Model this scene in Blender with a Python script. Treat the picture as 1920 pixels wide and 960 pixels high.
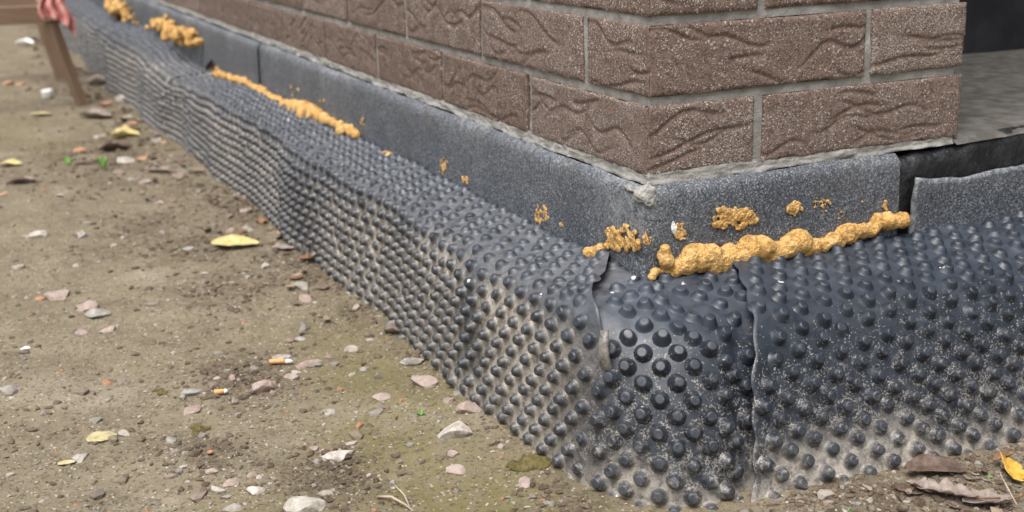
import bpy, bmesh, math, random
import numpy as np
from mathutils import Vector, Matrix

# ------------------------------------------------------------------ clear
for o in list(bpy.data.objects):
    bpy.data.objects.remove(o)
S = bpy.context.scene
COL = S.collection
R = math.radians

# ------------------------------------------------------------------ camera
CX, CY, CZ = -0.58857, -0.97876, 0.51471
YAW, PITCH, ROLL, FPX = 0.428369, -0.281940, -0.0254218, 2326.96
fw = np.array([math.sin(YAW)*math.cos(PITCH), math.cos(YAW)*math.cos(PITCH), math.sin(PITCH)])
r0 = np.cross(fw, [0, 0, 1]); r0 /= np.linalg.norm(r0); u0 = np.cross(r0, fw)
rt = math.cos(ROLL)*r0 + math.sin(ROLL)*u0
up = -math.sin(ROLL)*r0 + math.cos(ROLL)*u0
cd = bpy.data.cameras.new('camera'); cam = bpy.data.objects.new('camera', cd); COL.objects.link(cam)
cam.matrix_world = Matrix(((rt[0], up[0], -fw[0], CX), (rt[1], up[1], -fw[1], CY), (rt[2], up[2], -fw[2], CZ), (0, 0, 0, 1)))
cd.sensor_width = 36; cd.lens = 36*FPX/1920; cd.clip_start = .02; cd.clip_end = 300
cd.dof.use_dof = True; cd.dof.focus_distance = 1.14; cd.dof.aperture_fstop = 7.5
S.camera = cam

# ------------------------------------------------------------------ sky, sun, exposure
SUN_EL, SUN_AZ = R(66), math.atan2(-.75, -.65)      # direction to the sun, (sin, cos) of the azimuth = x, y
W = bpy.data.worlds.new('World'); S.world = W; W.use_nodes = True
nt = W.node_tree; nt.nodes.clear()
sky = nt.nodes.new('ShaderNodeTexSky'); sky.sky_type = 'NISHITA'; sky.sun_disc = False
sky.sun_elevation = SUN_EL; sky.sun_rotation = SUN_AZ; sky.dust_density = 6.0; sky.air_density = 1.4; sky.ozone_density = 1.0
hs = nt.nodes.new('ShaderNodeHueSaturation'); hs.inputs['Saturation'].default_value = .55     # overcast: a nearly white sky
bg = nt.nodes.new('ShaderNodeBackground'); bg.inputs[1].default_value = .085
wo = nt.nodes.new('ShaderNodeOutputWorld')
nt.links.new(sky.outputs[0], hs.inputs['Color']); nt.links.new(hs.outputs[0], bg.inputs[0]); nt.links.new(bg.outputs[0], wo.inputs[0])
sd = bpy.data.lights.new('sun', 'SUN'); sd.energy = 1.5; sd.angle = R(40); sd.color = (1, .98, .955)
sun = bpy.data.objects.new('sun', sd); COL.objects.link(sun)
sdir = Vector((math.sin(SUN_AZ)*math.cos(SUN_EL), math.cos(SUN_AZ)*math.cos(SUN_EL), math.sin(SUN_EL)))
sun.rotation_euler = sdir.to_track_quat('Z', 'Y').to_euler()
sun.location = (-3, -3, 5)
S.view_settings.view_transform = 'Standard'; S.view_settings.look = 'None'
S.view_settings.exposure = 1.08; S.view_settings.gamma = 1; S.view_settings.use_curve_mapping = False
S.render.engine = 'CYCLES'

# ------------------------------------------------------------------ noise and helpers
def _h(ix, iy, iz, seed):
    n = (ix.astype(np.int64)*374761393 + iy.astype(np.int64)*668265263 + iz.astype(np.int64)*2147483647 + seed*1274126177) & 0xffffffff
    n = ((n ^ (n >> 13))*1274126177) & 0xffffffff
    n = ((n ^ (n >> 16))*2246822519) & 0xffffffff
    return ((n ^ (n >> 15)) & 0xffffff)/float(0xffffff)
def vn(x, y, z=0., seed=0):
    x, y, z = np.broadcast_arrays(np.asarray(x, float), np.asarray(y, float), np.asarray(z, float))
    fx, fy, fz = np.floor(x), np.floor(y), np.floor(z)
    a, b, c = x-fx, y-fy, z-fz
    a, b, c = a*a*(3-2*a), b*b*(3-2*b), c*c*(3-2*c)
    r = 0
    for i in (0, 1):
        for j in (0, 1):
            for k in (0, 1):
                r = r + _h(fx+i, fy+j, fz+k, seed)*(a if i else 1-a)*(b if j else 1-b)*(c if k else 1-c)
    return r*2-1
def fbm(x, y, z=0., o=4, seed=0):
    r, a, f = 0, 1., 1.
    for i in range(o):
        r = r + a*vn(np.asarray(x)*f, np.asarray(y)*f, np.asarray(z)*f, seed+i*17); a *= .5; f *= 2.03
    return r/1.9
def sst(a, b, x):
    t = np.clip((np.asarray(x, float)-a)/(b-a), 0, 1); return t*t*(3-2*t)

def mesh_np(name, v, f, smooth=True, attrs=None):
    me = bpy.data.meshes.new(name)
    me.from_pydata(np.asarray(v).tolist(), [], [tuple(q) for q in (f.tolist() if hasattr(f, 'tolist') else f)])
    if smooth: me.polygons.foreach_set('use_smooth', np.ones(len(me.polygons), bool))
    for k, a in (attrs or {}).items():
        at = me.attributes.new(k, 'FLOAT', 'POINT'); at.data.foreach_set('value', np.asarray(a, np.float32).ravel())
    me.update(); return me
def obj(name, me, mat=None, parent=None, loc=None):
    o = bpy.data.objects.new(name, me); COL.objects.link(o)
    if mat and me and not me.materials: me.materials.append(mat)
    if parent: o.parent = parent
    if loc is not None: o.location = loc
    return o
def tag(o, label=None, cat=None, group=None, kind=None):
    if label: o['label'] = label
    if cat: o['category'] = cat
    if group: o['group'] = group
    if kind: o['kind'] = kind
    return o
def empty(name, label, cat, loc=(0, 0, 0), group=None):
    o = obj(name, None, None, None, loc); o.empty_display_size = .05
    return tag(o, label, cat, group)
def grid_faces(n, m):      # n rows of m vertices
    i, j = np.meshgrid(np.arange(n-1), np.arange(m-1), indexing='ij'); a = (i*m+j).ravel()
    return np.stack([a, a+1, a+m+1, a+m], 1)

# ------------------------------------------------------------------ materials
class NB:
    def __init__(s, name):
        s.m = bpy.data.materials.new(name); s.m.use_nodes = True; s.t = s.m.node_tree; s.t.nodes.clear()
        s.out = s.n('ShaderNodeOutputMaterial'); s.b = s.n('ShaderNodeBsdfPrincipled'); s.l(s.b.outputs[0], s.out.inputs[0])
        s.geo = s.n('ShaderNodeNewGeometry'); s.pos = s.geo.outputs['Position']
    def n(s, t, **k):
        x = s.t.nodes.new(t)
        for a, v in k.items(): setattr(x, a, v)
        return x
    def l(s, a, b): s.t.links.new(a, b)
    def put(s, sock, v):
        if hasattr(v, 'is_output'): s.l(v, sock)
        elif isinstance(v, (tuple, list)): sock.default_value = tuple(v) + ((1,) if len(v) == 3 and sock.type == 'RGBA' else ())
        else: sock.default_value = v
    def noise(s, scale, detail=4, rough=.55, vec=None, dist=0):
        x = s.n('ShaderNodeTexNoise'); x.inputs['Scale'].default_value = scale; x.inputs['Detail'].default_value = detail
        x.inputs['Roughness'].default_value = rough; x.inputs['Distortion'].default_value = dist
        s.l(vec or s.pos, x.inputs['Vector']); return x.outputs['Fac']
    def vor(s, scale, feature='F1', vec=None, out='Distance'):
        x = s.n('ShaderNodeTexVoronoi', feature=feature); x.inputs['Scale'].default_value = scale
        s.l(vec or s.pos, x.inputs['Vector']); return x.outputs[out]
    def ramp(s, v, a, b, lo=0., hi=1.):
        x = s.n('ShaderNodeMapRange', interpolation_type='SMOOTHSTEP'); s.put(x.inputs[0], v)
        s.put(x.inputs[1], a); s.put(x.inputs[2], b); s.put(x.inputs[3], lo); s.put(x.inputs[4], hi); return x.outputs[0]
    def math(s, op, a, b=0.):
        x = s.n('ShaderNodeMath', operation=op); s.put(x.inputs[0], a); s.put(x.inputs[1], b); return x.outputs[0]
    def mix(s, f, a, b):
        x = s.n('ShaderNodeMix', data_type='RGBA'); s.put(x.inputs[0], f); s.put(x.inputs[6], a); s.put(x.inputs[7], b); return x.outputs[2]
    def attr(s, name):
        x = s.n('ShaderNodeAttribute', attribute_name=name); return x.outputs['Fac']
    def objprop(s, name):
        x = s.n('ShaderNodeAttribute', attribute_name=name, attribute_type='OBJECT'); return x.outputs['Fac']
    def rnd(s):
        return s.n('ShaderNodeObjectInfo').outputs['Random']
    def sep(s, i):
        x = s.n('ShaderNodeSeparateXYZ'); s.l(s.pos, x.inputs[0]); return x.outputs[i]
    def nz(s):
        x = s.n('ShaderNodeSeparateXYZ'); s.l(s.geo.outputs['Normal'], x.inputs[0]); return x.outputs[2]
    def bump(s, h, dist, strength=1.):
        x = s.n('ShaderNodeBump'); x.inputs['Distance'].default_value = dist; x.inputs['Strength'].default_value = strength
        s.l(h, x.inputs['Height']); s.l(x.outputs[0], s.b.inputs['Normal']); return x
    def fin(s, col, rough=.8, spec=.5):
        s.put(s.b.inputs['Base Color'], col); s.put(s.b.inputs['Roughness'], rough); s.put(s.b.inputs['Specular IOR Level'], spec); return s.m

def m_membrane():
    b = NB('membrane_plastic')
    tip, film, fleck = b.attr('tip'), b.attr('film'), b.attr('fleck')
    big = b.noise(9, 3); mid = b.noise(60, 5, .65); fine = b.noise(900, 2)
    base = b.mix(b.ramp(mid, .35, .7), (.0065, .0108, .0190), (.0135, .0210, .0350))
    # worn scuffs: thin grey scratches
    scuff = b.math('MULTIPLY', b.ramp(b.noise(140, 6, .8), .56, .70), b.ramp(big, .42, .6))
    base = b.mix(b.math('MULTIPLY', scuff, .35), base, (.16, .17, .18))
    # dry dust film between the studs
    clean = b.ramp(tip, .08, .65, 1., .10)
    fm = b.math('MULTIPLY', b.math('MULTIPLY', film, clean), b.ramp(mid, .25, .55, .55, 1.))
    fm = b.math('MULTIPLY', fm, b.ramp(fine, .3, .6, .6, 1.))
    fm = b.math('MULTIPLY', fm, b.ramp(b.noise(120, 8, .8), .40, .56, .58, 1.25))
    # specks of sand and splashed mud
    v = b.vor(880, out='Color'); sx = b.n('ShaderNodeSeparateXYZ'); b.l(v, sx.inputs[0])
    thr = b.math('SUBTRACT', 1.02, b.math('MULTIPLY', fleck, .50))
    sp = b.math('GREATER_THAN', sx.outputs[0], thr)
    sp = b.math('MULTIPLY', sp, b.ramp(b.noise(110, 6, .75), .42, .58))
    sp = b.math('MULTIPLY', sp, b.ramp(tip, .3, .9, 1., .25))
    mud = b.math('MULTIPLY', b.ramp(b.noise(85, 8, .82), .52, .66), b.ramp(fleck, .6, 1.0))
    chalk_sheen = b.math('MULTIPLY', b.attr('chalk_sheen'), b.ramp(b.noise(45, 6, .7), .30, .68, .25, 1.))
    base = b.mix(b.math('MULTIPLY', chalk_sheen, .36), base, (.20, .24, .30))  # bluish sky sheen of the shoulder painted into the colour, with chalky bloom
    d = b.math('MAXIMUM', b.math('MAXIMUM', b.math('MINIMUM', fm, .96), b.math('MULTIPLY', sp, .6)), b.math('MULTIPLY', mud, .75))
    dustc = b.mix(b.noise(35, 3), (.34, .30, .25), (.48, .435, .375))
    white = b.math('MULTIPLY', b.ramp(b.noise(70, 2, .5), .745, .77), .85)
    col = b.mix(d, base, dustc); col = b.mix(white, col, (.6, .6, .58))
    ro = b.math('MAXIMUM', b.ramp(mid, .3, .7, .42, .60), b.math('MULTIPLY', b.math('MAXIMUM', d, white), .9))
    b.bump(b.math('ADD', b.math('MULTIPLY', mid, .6), b.math('MULTIPLY', fine, .25)), .0008, .55)
    return b.fin(col, ro, .75)

def m_brick():
    b = NB('bark_brick')
    dens, gr = b.objprop('speckle'), b.attr('groove')
    rn = b.rnd()
    base = b.mix(b.ramp(b.noise(70, 6, .7), .3, .7), (.100, .065, .048), (.212, .142, .108))
    base = b.mix(b.ramp(rn, .0, 1., 0., .8), base, (.190, .132, .108))
    big = b.ramp(b.noise(24, 4, .65), .3, .68, .35, 1.2)
    clear = b.ramp(gr, .12, .6, 1., .15)
    col = base; hgt = b.noise(420, 3, .6)
    dv = b.n('ShaderNodeTexVoronoi'); dv.inputs['Scale'].default_value = 430; b.l(b.pos, dv.inputs['Vector']); ds_ = b.n('ShaderNodeSeparateXYZ'); b.l(dv.outputs['Color'], ds_.inputs[0])
    col = b.mix(b.math('MULTIPLY', b.math('LESS_THAN', ds_.outputs[2], .28), .55), col, (.055, .040, .036))
    for sc, kk, hi in ((330, .40, .60), (620, .90, .68), (1050, 1.0, .62)):
        wv = b.n('ShaderNodeVectorMath', operation='ADD'); b.l(b.pos, wv.inputs[0])
        nz_ = b.n('ShaderNodeTexNoise'); nz_.inputs['Scale'].default_value = sc*1.4; b.l(b.pos, nz_.inputs['Vector'])
        sc_ = b.n('ShaderNodeVectorMath', operation='SCALE'); b.l(nz_.outputs['Color'], sc_.inputs[0]); sc_.inputs['Scale'].default_value = .9/sc; b.l(sc_.outputs[0], wv.inputs[1])
        v = b.n('ShaderNodeTexVoronoi'); v.inputs['Scale'].default_value = sc; b.l(wv.outputs[0], v.inputs['Vector'])
        sx = b.n('ShaderNodeSeparateXYZ'); b.l(v.outputs['Color'], sx.inputs[0])
        p = b.math('MULTIPLY', b.math('MULTIPLY', b.math('MULTIPLY', dens, kk), big), clear)
        sp = b.math('MULTIPLY', b.math('GREATER_THAN', sx.outputs[0], b.math('SUBTRACT', 1., p)), b.ramp(v.outputs['Distance'], .35, .62, 1., 0.))
        spc = b.mix(sx.outputs[1], (.22, .16, .13), (hi, hi*.90, hi*.80))
        col = b.mix(b.math('MULTIPLY', sp, .9), col, spc); hgt = b.math('ADD', hgt, b.math('MULTIPLY', sp, .6))
    col = b.mix(b.math('MULTIPLY', gr, .30), col, (.17, .125, .10))
    col = b.mix(b.math('MULTIPLY', b.ramp(b.noise(18, 5, .65), .54, .78), .28), col, (.30, .26, .235))
    b.bump(hgt, .0012, .9)
    return b.fin(col, .85, .35)

def m_simple(name, c1, c2, scale=40, rough=.85, bump=.001, bscale=300, spec=.3, c3=None, t3=(.58, .66)):
    b = NB(name); col = b.mix(b.ramp(b.noise(scale, 5, .6), .32, .68), c1, c2)
    if c3: col = b.mix(b.ramp(b.noise(scale*2.3, 4, .7), *t3), col, c3)
    b.bump(b.noise(bscale, 5, .65), bump, .9); return b.fin(col, rough, spec)

def m_felt():
    b = NB('slate_felt')
    v = b.n('ShaderNodeTexVoronoi'); v.inputs['Scale'].default_value = 760; b.l(b.pos, v.inputs['Vector'])
    sx = b.n('ShaderNodeSeparateXYZ'); b.l(v.outputs['Color'], sx.inputs[0])
    base = b.mix(b.ramp(b.noise(420, 5, .75), .35, .65), (.019, .024, .033), (.106, .120, .142))
    fl = b.math('GREATER_THAN', sx.outputs[0], b.ramp(b.noise(22, 4, .6), .3, .7, .88, .70))
    col = b.mix(b.math('MULTIPLY', fl, .65), base, b.mix(sx.outputs[1], (.16, .175, .195), (.38, .39, .41)))
    pale = b.math('MULTIPLY', b.attr('pale'), b.ramp(b.noise(120, 6, .8), .36, .66))
    col = b.mix(b.math('MULTIPLY', pale, .8), col, (.42, .43, .44))
    rust = b.math('MULTIPLY', b.ramp(b.noise(12, 4, .6), .56, .72), .25); col = b.mix(rust, col, (.10, .085, .07))
    b.bump(b.math('ADD', sx.outputs[2], b.noise(300, 3)), .0012, .8)
    return b.fin(col, b.ramp(sx.outputs[1], 0., 1., .45, .8), .5)

def m_ground():
    b = NB('bare_earth')
    n1, n2, n3, n4 = b.noise(3.2, 5, .6), b.noise(11, 6, .65), b.noise(70, 6, .7), b.noise(500, 3, .6)
    col = b.mix(b.ramp(n2, .3, .7), (.150, .123, .080), (.245, .208, .140))
    col = b.mix(b.ramp(n3, .30, .70, 0., .55), col, (.285, .245, .182))
    moss = b.math('MULTIPLY', b.attr('moss'), b.ramp(n3, .34, .58, .3, 1.))
    col = b.mix(b.math('MULTIPLY', moss, .85), col, (.165, .145, .058))
    dark = b.math('MULTIPLY', b.math('MAXIMUM', b.attr('soil'), b.ramp(b.noise(5.5, 6, .7), .60, .72)), b.ramp(b.noise(90, 6, .75), .38, .54)); col = b.mix(b.math('MULTIPLY', dark, .85), col, (.072, .054, .040))
    sandy = b.ramp(b.noise(4.6, 4, .6), .54, .72); col = b.mix(b.math('MULTIPLY', sandy, .55), col, (.36, .315, .25))
    fd = b.ramp(b.noise(260, 5, .75), .52, .66); col = b.mix(b.math('MULTIPLY', fd, .45), col, (.085, .066, .048))
    v = b.n('ShaderNodeTexVoronoi'); v.inputs['Scale'].default_value = 330; b.l(b.pos, v.inputs['Vector'])
    sx = b.n('ShaderNodeSeparateXYZ'); b.l(v.outputs['Color'], sx.inputs[0])
    sp = b.math('MULTIPLY', b.math('GREATER_THAN', sx.outputs[0], .90), b.ramp(v.outputs['Distance'], .25, .5, 1., 0.))
    col = b.mix(b.math('MULTIPLY', sp, .8), col, b.mix(sx.outputs[1], (.32, .25, .19), (.62, .58, .52)))
    dk = b.math('GREATER_THAN', sx.outputs[2], .86); col = b.mix(b.math('MULTIPLY', dk, .5), col, (.07, .052, .036))
    b.bump(b.math('ADD', b.math('MULTIPLY', n3, 1.2), b.math('MULTIPLY', n4, .5)), .004, .9)
    return b.fin(col, .95, .15)

def m_foam():
    b = NB('cured_foam')
    col = b.mix(b.ramp(b.noise(55, 5, .6), .3, .7), (.56, .32, .10), (.71, .455, .185))
    pit = b.ramp(b.noise(170, 6, .75), .50, .66)
    col = b.mix(b.math('MULTIPLY', pit, .42), col, (.40, .20, .05))
    col = b.mix(b.math('MULTIPLY', b.ramp(b.noise(30, 5, .7), .58, .74), .4), col, (.45, .28, .12))
    b.bump(b.math('SUBTRACT', b.math('ADD', b.noise(320, 6, .7), b.math('MULTIPLY', b.vor(380), .8)), b.math('MULTIPLY', pit, .6)), .0018, .9)
    return b.fin(col, .85, .2)

def m_stone(name, c1, c2):
    b = NB(name); rn = b.rnd()
    col = b.mix(b.ramp(b.noise(110, 5, .7), .35, .66), c1, c2); col = b.mix(b.math('MULTIPLY', rn, .45), col, (.34, .30, .255))
    col = b.mix(b.math('MULTIPLY', b.ramp(b.noise(60, 5, .7), .45, .66), .65), col, (.21, .17, .125))
    b.bump(b.noise(420, 5, .7), .0012, .8); return b.fin(col, .9, .25)
def m_gravel():
    b = NB('gravel_grit'); rp_ = b.geo.outputs['Random Per Island']; x = b.n('ShaderNodeValToRGB'); b.l(rp_, x.inputs[0]); cr = x.color_ramp; cr.interpolation = 'CONSTANT'
    for i, (p_, c) in enumerate([(0, (.20, .165, .125)), (.25, (.28, .215, .185)), (.34, (.25, .235, .21)), (.58, (.34, .31, .265)), (.72, (.15, .13, .11)), (.84, (.42, .39, .35)), (.95, (.36, .19, .11))]):
        e = cr.elements[i] if i < 2 else cr.elements.new(p_); e.position = p_; e.color = c+(1,)
    col = b.mix(b.ramp(b.noise(300, 4, .7), .4, .65, 0., .5), x.outputs[0], (.20, .165, .12)); b.bump(b.noise(600, 4, .7), .0008, .8); return b.fin(col, .95, .15)
def m_leaf(name, c1, c2):
    b = NB(name); col = b.mix(b.ramp(b.noise(70, 5, .65), .35, .68), c1, c2)
    col = b.mix(b.math('MULTIPLY', b.ramp(b.noise(180, 4), .58, .68), .6), col, tuple(x*.4 for x in c1))
    b.bump(b.noise(260, 4), .0006, .6); return b.fin(col, .65, .4)
def m_wood():
    b = NB('weathered_wood'); mp = b.n('ShaderNodeMapping'); mp.inputs['Scale'].default_value = (40, 40, 3)
    tc = b.n('ShaderNodeTexCoord'); b.l(tc.outputs['Object'], mp.inputs[0])
    col = b.mix(b.noise(2.5, 5, .6, mp.outputs[0]), (.16, .10, .066), (.34, .245, .175)); b.bump(b.noise(5, 4, .6, mp.outputs[0]), .001, .6); return b.fin(col, .85, .25)

M = {'membrane': m_membrane(), 'brick': m_brick(), 'felt': m_felt(), 'ground': m_ground(), 'foam': m_foam(), 'wood': m_wood(),
     'mortar': m_simple('mortar', (.235, .228, .21), (.37, .36, .335), 60, .9, .0016, 350),
     'bitumen': m_simple('black_bitumen', (.008, .008, .009), (.022, .023, .026), 60, .42, .003, 120, .5, (.11, .11, .11), (.64, .74)),
     'concrete': m_simple('rough_concrete', (.085, .080, .073), (.160, .152, .140), 45, .92, .003, 160, .2, (.09, .08, .07), (.60, .70)),
     'darkwall': m_simple('dark_sheet', (.018, .019, .022), (.034, .036, .041), 14, .6, .001, 90),
     'cloth': m_simple('faded_red_cloth', (.36, .10, .09), (.60, .32, .29), 30, .9, .001, 400),
     'butt': m_simple('filter_paper', (.56, .30, .11), (.64, .38, .17), 300, .8, .0003, 800),
     'white': m_simple('white_paper', (.70, .70, .69), (.82, .82, .80), 80, .7, .0006, 300),
     'twig': m_simple('dry_twig', (.34, .27, .19), (.50, .42, .32), 90, .85, .0006, 500),
     'gravel': m_gravel(),
     'clod': m_simple('soil_clod', (.085, .064, .047), (.18, .142, .105), 60, .95, .002, 300, .1),
     'moss': m_simple('moss', (.10, .085, .032), (.19, .158, .068), 120, .95, .003, 500, .1),
     'pink': m_stone('pink_stone', (.29, .205, .18), (.45, .355, .325)),
     'grey': m_stone('grey_stone', (.235, .225, .21), (.40, .385, .36)),
     'pale': m_stone('pale_stone', (.40, .37, .325), (.58, .55, .50)),
     'dark': m_stone('dark_stone', (.12, .115, .105), (.24, .225, .20)),
     'terracotta': m_stone('terracotta', (.40, .175, .085), (.54, .29, .16)),
     'yellow': m_leaf('yellow_leaf', (.47, .38, .15), (.58, .50, .25)), 'amber': m_leaf('amber_leaf', (.50, .27, .03), (.62, .40, .08)),
     'paleleaf': m_leaf('pale_leaf', (.40, .345, .17), (.50, .445, .26)), 'brown': m_leaf('brown_leaf', (.16, .09, .05), (.30, .18, .10)),
     'greyleaf': m_leaf('grey_leaf', (.19, .15, .125), (.34, .285, .25)), 'darkleaf': m_leaf('dark_leaf', (.07, .045, .032), (.16, .11, .085)),
     'tan': m_leaf('tan_leaf', (.36, .20, .10), (.48, .30, .17)), 'green': m_leaf('green_leaf', (.07, .20, .02), (.14, .32, .045))}

# ------------------------------------------------------------------ ground
def gz(x, y):
    x, y = np.asarray(x, float), np.asarray(y, float)
    near = np.exp(-((x+.3)**2+(y-1)**2)/9)
    h = fbm(x*2.2, y*2.2, 0, 3, 5)*.011 + fbm(x*13, y*13, 0, 4, 9)*.0075*near
    rough = np.maximum(sst(.2, .6, fbm(x*3.3, y*3.3, 0, 3, 31))*.5, soil(x, y)*1.3)
    h = h + (np.abs(fbm(x*48, y*48, 0, 3, 12))*.010*rough + fbm(x*110, y*110, 0, 2, 3)*.0011)*near
    h = h + .010*np.exp(-((x+.16)/.05)**2)*sst(-.1, .3, y)*(.4+.6*fbm(x*9, y*9, 0, 2, 77))   # soil heaped against the sheet
    h = h + .012*sst(-.10, .1, x)*sst(-.17, -.24, y)*(1+.5*fbm(x*14, y*14, 0, 3, 8))
    return h
def axis(lo, a, b, hi, st, g=1.16):
    mid = list(np.arange(a, b, st)); L, x, d = [], a, st
    while x > lo: d *= g; x -= d; L.append(x)
    Hh, x, d = [], mid[-1], st
    while x < hi: d *= g; x += d; Hh.append(x)
    return np.array(L[::-1]+mid+Hh)
SOIL = [(470, 400, .16), (440, 545, .10), (450, 715, .07), (290, 440, .14), (240, 290, .30), (760, 650, .06), (610, 895, .06), (590, 300, .2), (1080, 945, .05), (250, 150, .5), (380, 470, .09), (660, 600, .06), (390, 850, .05), (1650, 930, .12), (1800, 940, .12)]
def plan(u, v): d = (u-960)/FPX*rt-(v-480)/FPX*up+fw; t = -CZ/d[2]; return CX+d[0]*t, CY+d[1]*t
SOIL = [plan(u, v)+(r,) for u, v, r in SOIL]
def soil(x, y):
    g = 0*np.asarray(x, float)
    for a, b_, r in SOIL: g = np.maximum(g, np.exp(-(((x-a)/(r*.6))**2+((y-b_)/r)**2)))
    g = np.maximum(g, .7*np.exp(-((x+.17)/.06)**2)*sst(.25, .8, y))
    return np.clip(g*(.75+.9*fbm(x*14, y*14, 0, 3, 91)), 0, 1)
def mossy(x, y):
    g = np.exp(-((x+.20)/.075)**2)*sst(.75, .2, y)+.55*sst(.05, .4, fbm(x*3.1, y*3.1, 0, 3, 17))
    return np.clip(g*(.7+.8*fbm(x*10, y*10, 0, 3, 93))*sst(.0, -.12, x), 0, 1)
gx = axis(-60, -.78, .30, 60, .0042); gy1 = np.arange(-.36, .9, .0042)
gyL = [gy1[-1]]; d = .0042
while gyL[-1] < 80: d *= 1.012 if gyL[-1] < 6 else 1.15; gyL.append(gyL[-1]+d)
lo = [gy1[0]]; d = .0042
while lo[-1] > -60: d *= 1.16; lo.append(lo[-1]-d)
gy = np.array(lo[:0:-1]+list(gy1)+gyL[1:])
YY, XX = np.meshgrid(gy, gx, indexing='ij')
gv = np.stack([XX.ravel(), YY.ravel(), gz(XX, YY).ravel()], 1)
tag(obj('ground', mesh_np('ground', gv, grid_faces(len(gy), len(gx)), True, {'soil': soil(XX, YY), 'moss': mossy(XX, YY)}), M['ground']), 'trodden bare earth with patches of moss beside the house', None, None, 'structure')

def ray(u, v):
    return (u-960)/FPX*rt - (v-480)/FPX*up + fw
def spot(u, v):            # a point of the ground, and the metres one pixel covers there
    d = ray(u, v); z = 0.
    for _ in range(6):
        t = (z-CZ)/d[2]; p = np.array([CX, CY, CZ])+d*t; z = float(gz(p[0], p[1]))
    return p, t/FPX
def on_x(u, v, x): d = ray(u, v); t = (x-CX)/d[0]; return np.array([CX, CY, CZ])+d*t
def on_y(u, v, y): d = ray(u, v); t = (y-CY)/d[1]; return np.array([CX, CY, CZ])+d*t

# ------------------------------------------------------------------ brick wall
BZ, BL, BD, BH, BJ, VJ = .26, .25, .12, .0652, .010, .0084
def grooves(seed, length, n, flat=1.):
    r = random.Random(seed); L = []
    for _ in range(n):
        w = r.uniform(.05, .15); xc = r.uniform(0, length)
        L.append((xc-w/2, xc+w/2, r.uniform(.006, .060), r.uniform(-.30, .30)*flat, r.uniform(.003, .009)*flat, r.uniform(40, 95), r.uniform(0, 6.28), r.uniform(.0019, .0031), r.uniform(.6, 1.)))
    return L
def groove_at(G, a, z):
    dep = np.zeros_like(a)
    for xa, xb, y0, sl, am, fr, ph, w, k in G:
        t = (a-xa)/(xb-xa); ends = sst(0, .25, t)*sst(1, .75, t)
        yc = y0 + sl*(a-(xa+xb)/2) + am*np.sin(fr*a+ph)
        q = (z-yc)/w
        dep = np.maximum(dep, k*ends*np.where(q > 0, np.exp(-(q/.32)**2), np.exp(-(q/1.5)**2)))
    return dep
def brick_mesh(seed, lx, ly, res, faceX, faceY, flat=1.):
    vs, fs, gr, off = [], [], [], 0
    GX, GY = grooves(seed, ly, int(ly/.034)+1, flat), grooves(seed+500, lx, int(lx/.034)+1, flat)
    def grid(o, du, dv, nu, nv):
        nonlocal off
        a, b = np.meshgrid(np.linspace(0, 1, nu), np.linspace(0, 1, nv), indexing='ij')
        p = np.array(o)+a[..., None]*np.array(du)+b[..., None]*np.array(dv)
        vs.append(p.reshape(-1, 3)); fs.append(grid_faces(nu, nv)+off); off += nu*nv
    n = lambda l, on: max(3, int(l/res)+1) if on else 2
    nz = n(BH, True)
    grid((0, 0, 0), (0, 0, BH), (0, ly, 0), nz if faceX else 2, n(ly, faceX))          # x = 0
    grid((0, 0, 0), (lx, 0, 0), (0, 0, BH), n(lx, faceY), nz if faceY else 2)          # y = 0
    grid((lx, 0, 0), (0, ly, 0), (0, 0, BH), 2, 2); grid((0, ly, 0), (0, 0, BH), (lx, 0, 0), 2, 2)
    nt_ = n(max(lx, ly)/2, True)
    grid((0, 0, 0), (0, ly, 0), (lx, 0, 0), nt_, nt_); grid((0, 0, BH), (lx, 0, 0), (0, ly, 0), nt_, nt_)
    v = np.concatenate(vs); f = np.concatenate(fs); g = np.zeros(len(v)); x, y, z = v.T.copy()
    edge = lambda t: .0016*np.exp(-np.clip(t, 0, 1)/.0016)
    ez = np.minimum(z, BH-z)
    wob = fbm(x*60+seed, y*60, z*60, 3, seed % 97)*.0007
    if faceX:
        on = np.abs(x) < 1e-6; d = groove_at(GX, y, z)*sst(0, .004, ez)
        e2 = np.minimum(ez, np.minimum(y, ly-y))
        v[:, 0] += np.where(on, .0020*d+edge(e2)*(1.2+wob/.0007)-wob*sst(0, .004, e2), 0); g = np.maximum(g, np.where(on, d, 0))
    if faceY:
        on = np.abs(y) < 1e-6; d = groove_at(GY, x, z)*sst(0, .004, ez)
        e2 = np.minimum(ez, np.minimum(x, lx-x))
        v[:, 1] += np.where(on, .0020*d+edge(e2)*(1.2+wob/.0007)-wob*sst(0, .004, e2), 0); g = np.maximum(g, np.where(on, d, 0))
    if faceX and faceY: g = np.maximum(g, .95*np.exp(-(np.maximum(np.abs(x), np.abs(y))/.0065)**2)*((np.abs(x) < 1e-6) | (np.abs(y) < 1e-6)))
    return mesh_np('brick', v, f, True, {'groove': g})
wall = empty('brick_wall', 'brown bark-textured brick wall of the house, its corner standing above the black plinth', 'brick wall')
rb = random.Random(4)
_cache = {}
def put_brick(x, y, z, lx, ly, fx, fy, spk, res, key=None, flat=1., seed=None):
    if key is not None and key in _cache: me = _cache[key]
    else:
        me = brick_mesh(seed if seed is not None else rb.randrange(10**6), lx, ly, res, fx, fy, flat)
        if key is not None: _cache[key] = me
    o = obj('brick', me, M['brick'], wall, (x+rb.uniform(-.0008, .0008), y+rb.uniform(-.0008, .0008), z)); o['speckle'] = spk
    return o
ROWS, WL = 7, 8.4
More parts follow.
